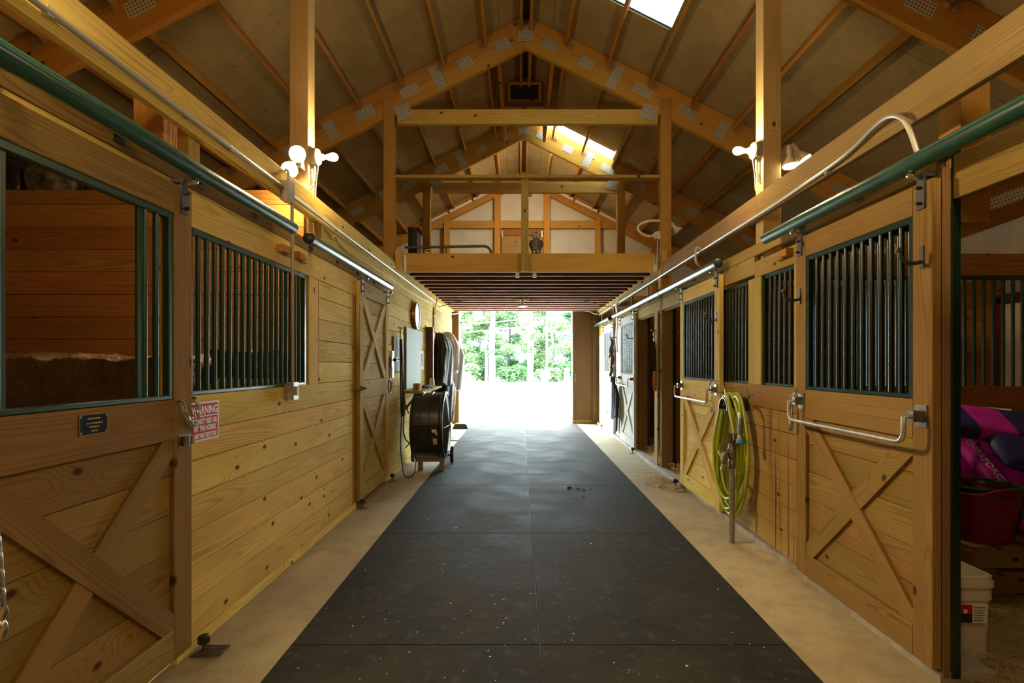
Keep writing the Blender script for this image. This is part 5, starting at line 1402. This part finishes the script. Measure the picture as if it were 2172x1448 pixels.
def sack(label, c, ux, uy, L, Wd, T, mats, colf, seed, letters=()):
    r = random.Random(seed)
    t = thing('feed_bag', label, 'feed bag', c, 'feed bags stacked in the feed room')
    f = frame(ux, uy, c); nu, nv = 22, 14
    me = bpy.data.meshes.new('sack'); vs_ = []; fs = []; mi = []
    def P(u, v, s):
        a, b = 2 * u - 1, 2 * v - 1
        th = (max(0, 1 - abs(a) ** 4) ** 0.5) * (max(0, 1 - abs(b) ** 3.2) ** 0.5)
        k = 1 - 0.10 * (abs(a) ** 3)
        nz = 0.12 * mnoise.noise(V((a * 2.2 + seed, b * 1.8, s * 1.3)))
        return f @ V((a * L / 2 * (1 - 0.04 * b * b), b * Wd / 2 * k * (0.9 + 0.1 * th), s * (T / 2) * (th * (1 + nz) + 0.02)))
    for s in (1, -1):
        n0 = len(vs_)
        for i in range(nu + 1):
            for j in range(nv + 1): vs_.append(P(i / nu, j / nv, s))
        for i in range(nu):
            for j in range(nv):
                q = (n0 + i * (nv + 1) + j, n0 + (i + 1) * (nv + 1) + j, n0 + (i + 1) * (nv + 1) + j + 1, n0 + i * (nv + 1) + j + 1)
                fs.append(q if s > 0 else q[::-1]); mi.append(colf((i + 0.5) / nu, (j + 0.5) / nv, s))
    n1 = (nu + 1) * (nv + 1)
    rim = [i * (nv + 1) for i in range(nu + 1)] + [nu * (nv + 1) + j for j in range(1, nv + 1)] + [i * (nv + 1) + nv for i in range(nu - 1, -1, -1)] + [j for j in range(nv - 1, 0, -1)]
    for k in range(len(rim)):
        a, b = rim[k], rim[(k + 1) % len(rim)]
        fs.append((a, a + n1, b + n1, b)); mi.append(0)
    me.from_pydata([tuple(V(p) - V(c)) for p in vs_], [], fs)
    for m_ in mats: me.materials.append(m_)
    me.polygons.foreach_set('material_index', mi); me.polygons.foreach_set('use_smooth', [True] * len(fs))
    link(bpy.data.objects.new('sack', me), t, Matrix.Translation(V(c)))
    for s_, u, v, size, vert in letters:
        p = P(u, v, 1); n = (f.to_3x3() @ V((0, 0, 1)))
        lx = f.to_3x3() @ V((1, 0, 0)); ly = f.to_3x3() @ V((0, 1, 0))
        text('lettering', s_, p + n * 0.012, lx if not vert else -lx, ly if not vert else -ly, size, wsk, t, 1.0, 0.001, 0.002)
    return t
LX = V((0.26, -0.38, -0.60)); LY = V((1.0, 0.22, 0.28))
band = lambda u, v, s: (3 if v > 0.80 else (2 if 0.56 < u < 0.74 else 0))
sack('magenta and white feed bag leaning behind the red tub', (3.13, 3.98, 0.76), LX, LY, 0.82, 0.44, 0.15, [mag, nvy, blu, wsk], lambda u, v, s: 3 if v > 0.82 else 0, 1, (('ERFORCE', 0.52, 0.42, 0.062, False),))
sack('magenta feed bag with blue band and white panel, right of the red tub', (3.34, 3.83, 0.62), LX, LY, 0.92, 0.52, 0.17, [mag, nvy, blu, wsk], lambda u, v, s: (2 if 0.60 < u < 0.76 else (3 if v > 0.56 and u < 0.6 else 0)), 2, (('ENERFORCE', 0.33, 0.16, 0.062, False),))
sack('navy feed bag with magenta label lying across the leaning bags', (3.45, 3.70, 0.79), (1, 0.05, -0.20), (0.1, 0.8, 0.7), 0.80, 0.40, 0.13, [nvy, mag, blu, wsk], lambda u, v, s: 1 if 0.3 < u < 0.75 and v < 0.75 else 0, 3, (('S', 0.42, 0.9, 0.09, False),))
sack('navy and magenta feed bag lying highest in front of the white lidded tote', (3.28, 3.86, 0.97), (1, 0.02, -0.13), (0.05, 0.85, 0.55), 0.95, 0.36, 0.13, [nvy, mag, blu, wsk], lambda u, v, s: 1 if (0.22 < u < 0.5 or 0.80 < u < 0.84) else (2 if u > 0.84 else 0), 4)
sack('navy feed bag lying flat under the leaning magenta bags', (3.05, 4.03, 0.375), (1, 0, 0), (0, 1, 0), 0.8, 0.42, 0.14, [nvy, mag, blu, wsk], lambda u, v, s: 0, 5)
o = MB().tube(spline([(2.86, 3.80, 0.99), (2.98, 3.78, 0.985), (3.10, 3.77, 0.97)], 5), [0.03] * 5 + [0.035] * 5 + [0.02], 10, flat=0.7).build('folded_sack', plain('tan_paper_sack', (0.34, 0.23, 0.10), 0.7, mottle=(20, 0.3)), None, True)
tag(o, 'folded tan paper sack with a yellow corner tucked between the feed bags', 'sack')
tb = thing('storage_tote', 'grey storage tote with a white lid and black latch behind the bags', 'tote', (3.2, 4.15, 0.3))
abox('body', (2.60, 4.09, 0.62), (3.50, 4.32, 1.02), plain('grey_tote', (0.22, 0.22, 0.24), 0.4), tb, c=0.02)
abox('lid', (2.58, 4.07, 1.02), (3.54, 4.33, 1.07), M['white_pl'], tb, c=0.015)
abox('latch', (3.12, 4.045, 0.985), (3.36, 4.07, 1.045), M['black'], tb, c=0.006)
abox('tote_base', (2.62, 4.11, 0.304), (3.48, 4.31, 0.62), M['wrapdim'], tb, c=0.02)
def tub(name, label, c, r0, r1, h, mat, hole=True):
    t = thing(name, label, 'tub', c)
    mb = MB(); K = 40; Lv = 10
    def pr(v, a, inset):
        r = r0 + (r1 - r0) * v - inset
        z = v * (h + (0.045 * max(0, math.cos(2 * (a - math.pi / 2))) ** 2 if hole else 0.0))
        return (c[0] + r * math.cos(a), c[1] + r * math.sin(a), c[2] + z)
    for inset in (0.0, 0.007):
        for i in range(Lv + 1):
            for j in range(K): mb.v.append(pr(max(i / Lv, 0.03 if inset else 0), 2 * math.pi * j / K, inset))
    n = (Lv + 1) * K
    for s in (0, n):
        for i in range(Lv):
            for j in range(K): mb.f.append((s + i * K + j, s + i * K + (j + 1) % K, s + (i + 1) * K + (j + 1) % K, s + (i + 1) * K + j))
    for j in range(K): mb.f.append((Lv * K + j, Lv * K + (j + 1) % K, n + Lv * K + (j + 1) % K, n + Lv * K + j))
    mb.f.append(tuple(range(K))); mb.f.append(tuple(n + j for j in range(K)))
    mb.build('body', mat, t, True)
    rim = [V(pr(1.0, 2 * math.pi * j / K, 0.003)) for j in range(K)]
    MB().tube(rim, 0.009, 8, True).build('rim', mat, t, True)
    if hole:
        q = []
        for k in range(20):
            a = 2 * math.pi * k / 20
            q.append(pr(0.88 + 0.055 * math.sin(a), -math.pi / 2 + 0.30 * math.cos(a) * (1 if abs(math.cos(a)) < 0.8 else 0.92), -0.002))
        MB().tube(q, 0.006, 6, True).build('handle_rim', mat, t, True)
        m_ = MB(); m_.v = [tuple(p) for p in q] + [tuple(V(p) + V((0, 0.012, 0))) for p in q]
        m_.f = [tuple(range(20)), tuple(range(39, 19, -1))] + [(i, (i + 1) % 20, 20 + (i + 1) % 20, 20 + i) for i in range(20)]
        m_.build('handle_hole', M['black'], t)
    return t
redt = plain('red_tub_plastic', (0.20, 0.002, 0.026), 0.38)
tub('feed_tub', 'deep red flexible tub standing on the pallets in the feed room', (2.90, 3.58, 0.304), 0.165, 0.215, 0.295, redt)
tub('feed_tub', 'dark green tub nested inside the deep red tub', (2.93, 3.60, 0.345), 0.15, 0.208, 0.285, plain('green_tub_plastic', (0.014, 0.075, 0.022), 0.35), False)
wbx = thing('lidded_bucket', 'white square bucket with lid and red label on the feed room floor', 'bucket', (2.07, 2.78, 0))
cream = plain('white_bucket_plastic', (0.62, 0.55, 0.42), 0.45)
def rrect(mb, x0, x1, y0, y1, z0, z1, r, tap=0.0):
    pts = []
    for cx_, cy_, a0 in ((x1 - r, y1 - r, 0), (x0 + r, y1 - r, 90), (x0 + r, y0 + r, 180), (x1 - r, y0 + r, 270)):
        for k in range(6):
            a = math.radians(a0 + 18 * k); pts.append((cx_ + r * math.cos(a), cy_ + r * math.sin(a)))
    n = len(mb.v); k = len(pts); mx, my = (x0 + x1) / 2, (y0 + y1) / 2
    for z, s in ((z0, 1 - tap), (z1, 1)):
        for x, y in pts: mb.v.append((mx + (x - mx) * s, my + (y - my) * s, z))
    mb.f += [tuple(n + i for i in range(k)), tuple(n + k + i for i in range(k))] + [(n + i, n + (i + 1) % k, n + k + (i + 1) % k, n + k + i) for i in range(k)]
mb = MB(); rrect(mb, 1.955, 2.225, 2.655, 2.925, 0.002, 0.31, 0.04, 0.07); mb.build('body', cream, wbx, False)
mb = MB(); rrect(mb, 1.948, 2.232, 2.648, 2.932, 0.285, 0.345, 0.045, 0.0); mb.build('collar', cream, wbx, False)
mb = MB(); rrect(mb, 1.940, 2.240, 2.64, 2.94, 0.346, 0.372, 0.05, 0.0); rrect(mb, 1.946, 2.234, 2.646, 2.934, 0.372, 0.396, 0.05, 0.0); mb.build('lid', cream, wbx, False)
mb = MB(); rrect(mb, 1.965, 2.215, 2.665, 2.915, 0.3962, 0.398, 0.05, 0.0); mb.build('lid_recess', plain('lid_grey', (0.50, 0.44, 0.33), 0.6), wbx, False)
mb = MB(); mb.v = [(1.94, 2.69, 0.3985), (2.07, 2.72, 0.3985), (1.95, 2.80, 0.3985), (1.94, 2.69, 0.4), (2.07, 2.72, 0.4), (1.95, 2.80, 0.4)]
mb.f = [(0, 1, 2), (3, 4, 5), (0, 1, 4, 3), (1, 2, 5, 4), (2, 0, 3, 5)]; mb.build('lid_sticker', M['dull_steel'], wbx)
lb = abox('label', (1.985, 2.650, 0.180), (2.188, 2.6565, 0.268), M['paper'], wbx, c=0.0005)
abox('label_red', (1.987, 2.6485, 0.224), (2.118, 2.650, 0.266), M['red'], lb, c=0.0003)
abox('label_dark', (1.987, 2.6485, 0.182), (2.118, 2.650, 0.224), M['black'], lb, c=0.0003)
MB().lathe([(0.010, 0), (0.010, 0.001)], (2.085, 2.6483, 0.236), (0, -1, 0), 14).build('label_dot', M['paper'], lb)
mb = MB()
for k in range(6): mb.box((2.125, 2.6492, 0.190 + k * 0.012), (2.125 + rnd.uniform(0.04, 0.056), 2.6499, 0.194 + k * 0.012))
mb.build('label_text', M['dull_steel'], lb)

# straw strewn on the feed room floor
def strands(name, label, n, box, mat, lmin, lmax, wdt, seed, hfun=None, cat='straw', tilt=0.25):
    r = random.Random(seed); mb = MB()
    for _ in range(n):
        x = r.uniform(box[0], box[1]); y = r.uniform(box[2], box[3]); z = box[4] + r.random() ** 2 * (box[5] - box[4])
        if hfun: z += hfun(x, y)
        a = r.uniform(0, math.pi * 2); e = r.uniform(-tilt, tilt); L = r.uniform(lmin, lmax) / 2
        d = V((math.cos(a) * math.cos(e), math.sin(a) * math.cos(e), math.sin(e) + 0.0)) * L
        s = V((-math.sin(a), math.cos(a), r.uniform(-0.6, 0.6))).normalized() * wdt * r.uniform(0.5, 1.2)
        p = V((x, y, z + abs(d.z))); b = V((0, 0, r.uniform(0, 0.25) * L))
        n0 = len(mb.v)
        for q, o in ((-1, V()), (0, b), (1, V())):
            mb.v.append(tuple(p + d * q + o - s)); mb.v.append(tuple(p + d * q + o + s))
        mb.f += [(n0, n0 + 1, n0 + 3, n0 + 2), (n0 + 2, n0 + 3, n0 + 5, n0 + 4)]
    me = bpy.data.meshes.new(name); me.from_pydata(mb.v, [], mb.f); me.materials.append(mat)
    o = link(bpy.data.objects.new(name, me))
    return tag(o, label, cat, None, 'stuff')
def strawmat(name, a, b):
    m, nt, p = newmat(name); g = N(nt)
    n = g.noise(g.coord(), 60.0, 2)
    nt.links.new(g.mix(g.map(n, 0.3, 0.7, 0, 1), a, b), p.inputs['Base Color']); p.inputs['Roughness'].default_value = 0.7
    return m
M['straw'] = strawmat('dry_hay', (0.20, 0.15, 0.05), (0.46, 0.36, 0.14))
M['shav'] = strawmat('pine_shavings', (0.50, 0.34, 0.14), (0.78, 0.62, 0.34))
strands('loose_hay', 'loose hay strewn over the feed room floor', 5200, (1.90, 3.9, 1.4, 3.95, 0.0, 0.02), M['straw'], 0.03, 0.16, 0.0025, 11)
# shavings: bed, spill, scattered flakes
def bed(name, label, x0, x1, y0, y1, h, mat, seed, nx=60, ny=60):
    mb = MB()
    for i in range(nx + 1):
        for j in range(ny + 1):
            x = x0 + (x1 - x0) * i / nx; y = y0 + (y1 - y0) * j / ny
            e = min(1, i / 4, (nx - i) / 4, j / 4, (ny - j) / 4)
            mb.v.append((x, y, 0.004 + e * (h + 0.04 * mnoise.noise(V((x * 4, y * 4, seed))) + 0.03 * mnoise.noise(V((x * 14, y * 14, seed))))))
    for i in range(nx):
        for j in range(ny):
            a = i * (ny + 1) + j; mb.f.append((a, a + ny + 1, a + ny + 2, a + 1))
    o = mb.build(name, mat, None, True); return tag(o, label, 'shavings', None, 'stuff')
bed('shavings_bed', 'deep bed of pine shavings on the floor of the open stalls', 1.905, 5.4, 6.1, 10.3, 0.075, M['shav'], 2.0, 70, 90)
strands('shavings_curls', 'loose curls lying on the bed of pine shavings', 5200, (1.93, 3.6, 6.3, 9.2, 0.06, 0.12), M['shav'], 0.015, 0.05, 0.010, 5, cat='shavings', tilt=0.6)
r_ = random.Random(12); mb = MB()
for _ in range(900):
    a = abs(r_.gauss(0, 0.13)); b = r_.gauss(0, 0.22)
    x = 1.775 - a * 1.0; y = 6.58 + b + a * 0.3
    if x < 1.33: continue
    L = r_.uniform(0.006, 0.02); an = r_.uniform(0, 6.28); z = r_.uniform(0.002, 0.028) * max(0.1, 1 - a * 5)
    d = V((math.cos(an), math.sin(an), r_.uniform(-0.3, 0.3))) * L; s = V((-math.sin(an), math.cos(an), r_.uniform(-0.4, 0.4))) * L * 0.6
    n0 = len(mb.v); p_ = V((x, y, z + 0.006))
    for q in (-d - s, d - s, d + s, -d + s): mb.v.append(tuple(p_ + q))
    mb.f.append((n0, n0 + 1, n0 + 2, n0 + 3))
me = bpy.data.meshes.new('shavings_spill'); me.from_pydata(mb.v, [], mb.f); me.materials.append(M['shav'])
tag(link(bpy.data.objects.new('shavings_spill', me)), 'small spill of pine shavings on the concrete by the open stall', 'shavings', None, 'stuff')
mb = MB()
for _ in range(300):
    y = r_.uniform(1.9, 8.0) if r_.random() < 0.7 else r_.uniform(1.9, 3.4); x = r_.uniform(-1.1, 1.3) if r_.random() < 0.75 else r_.uniform(-1.5, 1.75)
    L = r_.uniform(0.0018, 0.0055) * (1.6 if r_.random() < 0.08 else 1); an = r_.uniform(0, 6.28)
    z = 0.0155 if -1.127 < x < 1.318 else 0.002
    d = V((math.cos(an), math.sin(an), 0)) * L; s = V((-math.sin(an), math.cos(an), 0.15)) * L * r_.uniform(0.25, 0.7)
    n0 = len(mb.v); p_ = V((x, y, z))
    for q in (-d - s, d - s, d + s, -d + s): mb.v.append(tuple(p_ + q))
    mb.f.append((n0, n0 + 1, n0 + 2, n0 + 3))
me = bpy.data.meshes.new('floor_flecks'); me.from_pydata(mb.v, [], mb.f); me.materials.append(strawmat('pale_flecks', (0.55, 0.47, 0.33), (0.8, 0.72, 0.55)))
tag(link(bpy.data.objects.new('floor_flecks', me)), 'pale flecks of shavings scattered over the mats and concrete', 'shavings', None, 'stuff')
mb = MB()
for x, y, s in ((0.55, 6.32, 0.03), (0.64, 6.26, 0.018), (0.70, 6.2, 0.02), (0.78, 6.25, 0.012), (0.66, 5.9, 0.012), (0.9, 5.2, 0.012), (0.75, 3.6, 0.012), (-0.28, 3.1, 0.01)):
    mb.lathe([(s * 0.6, 0), (s, s * 0.2), (s * 0.7, s * 0.5), (0.001, s * 0.6)], (x, y, 0.0135), (0, 0, 1), 8)
o = mb.build('dirt_clods', plain('dark_dirt', (0.02, 0.014, 0.01), 0.9), None, True); tag(o, 'dark dirt crumbs on the rubber mats', 'dirt', None, 'stuff')

# ------------------------------------------------------------------ tarp covered stack and hay in the near fan side stall
def lump(name, lo, hi, n, amp, freq, mat, parent, seed, rnd_=0.25):
    bm = bmesh.new(); bmesh.ops.create_cube(bm, size=2.0)
    bmesh.ops.subdivide_edges(bm, edges=bm.edges, cuts=n, use_grid_fill=True)
    lo, hi = V(lo), V(hi); c = (lo + hi) / 2; h = (hi - lo) / 2
    for v in bm.verts:
        q = v.co.copy(); m = max(abs(q.x), abs(q.y), abs(q.z))
        sph = q.normalized() * 1.25
        q = q.lerp(sph, rnd_)
        p = V((c.x + q.x * h.x, c.y + q.y * h.y, c.z + q.z * h.z))
        s = p * freq + V((seed, seed * 2, 0))
        d = mnoise.noise(s) * amp + mnoise.noise(s * 2.7) * amp * 0.5 + abs(mnoise.noise(s * 5.0)) * amp * 0.35
        v.co = p + q.normalized() * d
        v.co.z = max(v.co.z, 0.002)
    me = bpy.data.meshes.new(name); bm.to_mesh(me); bm.free(); me.materials.append(mat)
    me.polygons.foreach_set('use_smooth', [True] * len(me.polygons))
    for v in me.vertices: v.co = v.co - V((c.x, c.y, lo.z))
    return link(bpy.data.objects.new(name, me), parent, Matrix.Translation((c.x, c.y, lo.z)))
tarp = plain('brown_tarpaulin', (0.10, 0.058, 0.030), 0.36, bump=(9, 1.0), mottle=(6, 0.3), bd_=0.05)
tp = thing('tarp_stack', 'stack under a crinkled brown tarpaulin inside the near stall', 'tarp', (-3.6, 3.9, 0))
lump('tarpaulin', (-5.2, 3.62, 0.0), (-2.10, 4.28, 1.44), 60, 0.055, 4.2, tarp, tp, 4.0, 0.10)
for x0, x1, y0, y1, z1, lab in ((-2.05, -1.745, 3.84, 4.22, 1.36, 'hay bale with a black plastic sheet on top behind the green bars'),):
    h_ = thing('hay_bale', lab, 'hay bale', ((x0 + x1) / 2, (y0 + y1) / 2, 0))
    lump('bale', (x0, y0, 0.0), (x1, y1, z1), 16, 0.02, 6, M['straw'], h_, 1.0, 0.06)
    r2_ = random.Random(9); mb = MB()
    for _ in range(1400):
        z = r2_.uniform(0.95, z1 - 0.02); x = r2_.uniform(x0, x1); y = y0 - r2_.uniform(0.0, 0.02)
        a = r2_.uniform(0, 6.28); L = r2_.uniform(0.02, 0.07)
        d = V((math.cos(a), r2_.uniform(-0.5, 0.1), math.sin(a))) * L; s = V((-math.sin(a), 0, math.cos(a))) * 0.0032
        n0 = len(mb.v); p_ = V((x, y, z))
        for q in (-d - s, d - s, d + s, -d + s): mb.v.append(tuple(p_ + q))
        mb.f.append((n0, n0 + 1, n0 + 2, n0 + 3))
    me = bpy.data.meshes.new('straw_ends'); me.from_pydata(mb.v, [], mb.f); me.materials.append(strawmat('bright_straw', (0.35, 0.26, 0.08), (0.75, 0.60, 0.26)))
    so = link(bpy.data.objects.new('straw_ends', me), h_); so['kind'] = 'stuff'
    lump('plastic_sheet', (x0 - 0.02, y0 - 0.04, z1 - 0.06), (x1 + 0.015, y1, z1 + 0.12), 18, 0.03, 7, plain('black_plastic_sheet', (0.02, 0.02, 0.02), 0.22, bump=(25, 1.0)), h_, 6.0, 0.2)
bagm = plain('black_bag_plastic', (0.012, 0.012, 0.014), 0.25, bump=(15, 1.0))
camb = plain('camouflage_tarp', (0.10, 0.085, 0.05), 0.6, mottle=(14, 0.8))
for (lo, hi), m_, lab in ((((-5.0, 4.5, 2.661), (-4.0, 5.2, 3.05)), bagm, 'black plastic wrapped bundle on the deck above the stall, deepest in the corner'),
                          (((-3.95, 4.5, 2.661), (-3.55, 5.1, 3.02)), camb, 'camouflage wrapped bundle on the deck above the stall'),
                          (((-3.5, 4.5, 2.661), (-2.75, 5.2, 3.0)), bagm, 'black plastic wrapped bundle on the deck beside the camouflage bundle')):
    b = thing('wrapped_bundle', lab, 'bundle', ((lo[0] + hi[0]) / 2, 4.8, 2.66), 'wrapped bundles on the deck')
    lump('wrapping', lo, hi, 14, 0.04, 4, m_, b, lo[0], 0.3)

# ------------------------------------------------------------------ outdoors
gm, nt, p = newmat('pale_gravel'); g = N(nt); c_ = g.coord()
nt.links.new(g.mix(g.map(g.noise(c_, 30, 3), 0.3, 0.7, 0, 1), (0.42, 0.41, 0.40), (0.58, 0.57, 0.57)), p.inputs['Base Color']); p.inputs['Roughness'].default_value = 0.9
o = MB().box((-40, YE + 0.3, -0.25), (40, 42.5, -0.02)).build('ground', gm); tag(o, 'sunlit pale gravel yard outside the aisle doorway', 'ground', kind='structure')
o = MB().box((-60, 42.5, -0.4), (60, 130, 0.0)).build('ground_forest', plain('forest_floor', (0.06, 0.10, 0.03), 0.9, mottle=(1.5, 0.4))); tag(o, 'green forest floor beyond the gravel yard', 'ground', kind='structure')
def leafmat(name, col):
    m, nt, p = newmat(name)
    p.inputs['Base Color'].default_value = (*col, 1); p.inputs['Roughness'].default_value = 0.6
    t = nt.nodes.new('ShaderNodeBsdfTranslucent'); t.inputs[0].default_value = (col[0] * 1.3, col[1] * 1.25, col[2] * 0.9, 1)
    mx = nt.nodes.new('ShaderNodeMixShader'); mx.inputs[0].default_value = 0.5
    out = nt.nodes['Material Output']
    nt.links.new(p.outputs[0], mx.inputs[1]); nt.links.new(t.outputs[0], mx.inputs[2]); nt.links.new(mx.outputs[0], out.inputs[0])
    return m
LEAF = [leafmat('leaf_green', (0.070, 0.145, 0.055)), leafmat('leaf_fresh_green', (0.105, 0.170, 0.068)), leafmat('leaf_deep_green', (0.052, 0.118, 0.052))]
bark = plain('grey_bark', (0.16, 0.145, 0.14), 0.9, mottle=(6, 0.3)); barkd = plain('dark_bark', (0.06, 0.05, 0.045), 0.9, mottle=(6, 0.3))
def leaves(blobs, n, size, seed):
    r = random.Random(seed); v = []; f = []
    for _ in range(n):
        bx, by, bz, br, bh = r.choice(blobs)
        while True:
            q = V((r.uniform(-1, 1), r.uniform(-1, 1), r.uniform(-1, 1)))
            if q.length < 1: break
        p = V((bx + q.x * br, by + q.y * br, bz + q.z * bh))
        a = V((r.gauss(0, 1), r.gauss(0, 1), r.gauss(0, 0.5))).normalized(); b = a.orthogonal().normalized()
        s = size * r.uniform(0.5, 1.3); n0 = len(v)
        for q2 in (-a * s, b * s * 0.5, a * s, -b * s * 0.5): v.append(tuple(p + q2))
        f.append((n0, n0 + 1, n0 + 2, n0 + 3))
    return v, f
TREES = [  # x, y, trunk radius, lean, bark, leaf, blobs height range, label
    (-5.0, 47, 0.20, 0.0, bark, 1, 'pale straight tree at the gate side of the doorway view'),
    (-3.9, 50, 0.12, 0.6, bark, 0, 'thin pale leaning tree behind the yard gate'),
    (-2.25, 46, 0.27, 0.0, bark, 1, 'stout pale tree, thickest trunk in the doorway view'),
    (-2.75, 47, 0.15, 0.0, bark, 0, 'slimmer pale tree touching the stoutest trunk'),
    (-1.1, 52, 0.13, 0.15, barkd, 2, 'dark thin tree in the middle of the doorway view'),
    (0.95, 47, 0.19, 0.0, bark, 1, 'pale straight tree right of the middle of the doorway'),
    (2.2, 50, 0.22, 0.1, bark, 0, 'pale tree standing behind the round flowering bush'),
    (2.95, 47, 0.13, -0.35, barkd, 1, 'dark leaning tree with a forked top by the white post'),
    (-7.5, 52, 0.2, 0.0, barkd, 0, 'dark tree hidden mostly by the door jamb'),
    (5.2, 52, 0.2, 0.0, barkd, 2, 'dark tree mostly behind the plywood door'),
]
for k, (x, y, r, lean, bk, lf_, lab) in enumerate(TREES):
    t = thing('tree', lab, 'tree', (x, y, 0), 'trees beyond the gravel yard')
    MB().tube([(x + lean * (z / 5) + 0.05 * math.sin(z + k), y, z) for z in (-0.1, 1, 2.5, 4, 6, 9, 13)], [r * 1.25, r, r * 0.95, r * 0.9, r * 0.8, r * 0.6, r * 0.3], 10).build('trunk', bk, t, True)
    rr = random.Random(k + 40); blobs = []
    for b in range(18):
        z = rr.uniform(1.2, 8.0); e = rr.uniform(0.3, 2.0); a = rr.uniform(0, 6.28)
        blobs.append((x + e * math.cos(a), y + 0.8 + e * math.sin(a), z, rr.uniform(0.5, 1.0), rr.uniform(0.25, 0.55)))
        if b % 3 == 0:
            MB().tube([(x + lean * z / 5, y, z - 0.5), (blobs[-1][0], blobs[-1][1], z)], [0.05, 0.02], 6).build('branch', bk, t, True)
    v, f = leaves(blobs, 3600, 0.16, k)
    me = bpy.data.meshes.new('foliage'); me.from_pydata([(a - x, b - y, c) for a, b, c in v], [], f); me.materials.append(LEAF[lf_])
    o = link(bpy.data.objects.new('foliage', me), t, Matrix.Translation((x, y, 0))); o['kind'] = 'stuff'
SH = [(-4.3, 45, 1.2, 1.3, 1), (-2.9, 48.5, 1.0, 1.1, 0), (-0.6, 46, 1.3, 1.2, 0), (0.6, 49, 1.2, 1.5, 2), (2.3, 45.5, 1.0, 1.0, 1), (3.9, 47, 1.2, 1.4, 0), (-6.0, 47, 1.3, 1.6, 2), (-1.6, 55, 2.2, 3.0, 2), (2.0, 57, 2.4, 3.5, 2), (-5.0, 57, 2.4, 3.4, 0), (5.4, 55, 2.2, 3.0, 0)]
SHL = ['bright bush beside the yard gate', 'mid green bush behind the stoutest trunk', 'wide bush in the middle of the forest edge', 'deep green bush right of the middle of the forest edge', 'fresh green bush near the round flowering bush',
       'bush beside the white post', 'deep green bush behind the door jamb', 'tall dark thicket far back in the middle', 'tall dark thicket far back near the plywood door', 'tall thicket far back at the gate side', 'tall thicket far back behind the plywood door']
for k, ((x, y, rr_, hh, lf_), lab) in enumerate(zip(SH, SHL)):
    t = thing('shrub', lab, 'bush', (x, y, 0), 'bushes along the forest edge')
    v, f = leaves([(x, y, hh * 0.5, rr_, hh * 0.5), (x + 0.4, y, hh * 0.8, rr_ * 0.6, hh * 0.35), (x - 0.5, y + 0.2, hh * 0.65, rr_ * 0.7, hh * 0.4)], 1500, 0.14, 100 + k)
    me = bpy.data.meshes.new('foliage'); me.from_pydata([(a - x, b - y, max(0.01, c)) for a, b, c in v], [], f); me.materials.append(LEAF[lf_])
    o = link(bpy.data.objects.new('foliage', me), t, Matrix.Translation((x, y, 0))); o['kind'] = 'stuff'
    for e in (-0.25, 0.1, 0.3):
        MB().tube([(x + e * 0.3, y, 0), (x + e, y, hh * 0.7)], [0.03, 0.01], 5).build('stem', barkd, t)
wp = plain('white_paint', (0.80, 0.79, 0.78), 0.6)
gt = thing('yard_gate', 'white paled gate standing open just outside the doorway', 'gate', (-1.6, 15.5, -0.02))
for i in range(6):
    abox('pale', (-1.86 + i * 0.09, 15.5, 0.05), (-1.79 + i * 0.09, 15.52, 1.18 + 0.03 * (i % 2)), wp, gt, axis=2)
for z in (0.25, 0.95): abox('gate_rail', (-1.88, 15.52, z), (-1.32, 15.55, z + 0.09), wp, gt)
abox('gate_post', (-1.98, 15.48, -0.02), (-1.88, 15.58, 1.3), wp, gt, axis=2)
o = abox('marker_post', (3.15, 40.0, -0.02), (3.5, 40.2, 1.15), wp, axis=2); tag(o, 'white post at the forest edge near the plywood door', 'post')
fbsh = thing('flowering_bush', 'round pale flowering bush in a brown pot at the yard edge', 'potted plant', (1.75, 39, -0.02))
MB().lathe([(0.2, 0), (0.28, 0.25), (0.3, 0.28), (0.26, 0.28)], (1.75, 39, -0.02), (0, 0, 1), 16).build('pot', barkd, fbsh, True)
v, f = leaves([(1.75, 39, 0.62, 0.36, 0.36)], 900, 0.07, 500)
me = bpy.data.meshes.new('blossom'); me.from_pydata([(a - 1.75, b - 39, c) for a, b, c in v], [], f); me.materials.append(plain('pale_blossom', (0.62, 0.52, 0.50), 0.8))
o = link(bpy.data.objects.new('blossom', me), fbsh, Matrix.Translation((1.75, 39, 0))); o['kind'] = 'stuff'

for k, (a, b) in enumerate((((-2.6, 17.0, 2.55), (0.9, 19.0, 2.98)), ((-2.6, 17.2, 2.32), (0.3, 20.0, 2.75)))):
    o = MB().tube([a, ((a[0] + b[0]) / 2, (a[1] + b[1]) / 2, (a[2] + b[2]) / 2 - 0.03), b], 0.012, 6).build('yard_cable', wp, None, True)
    tag(o, ['upper white cable strung across the yard outside the doorway', 'lower white cable strung across the yard outside the doorway'][k], 'cable')
    for q in (a, b):
        MB().tube([(q[0], q[1], -0.02), (q[0], q[1], q[2] + 0.05)], 0.03, 8).build('cable_pole', wp, o, True)
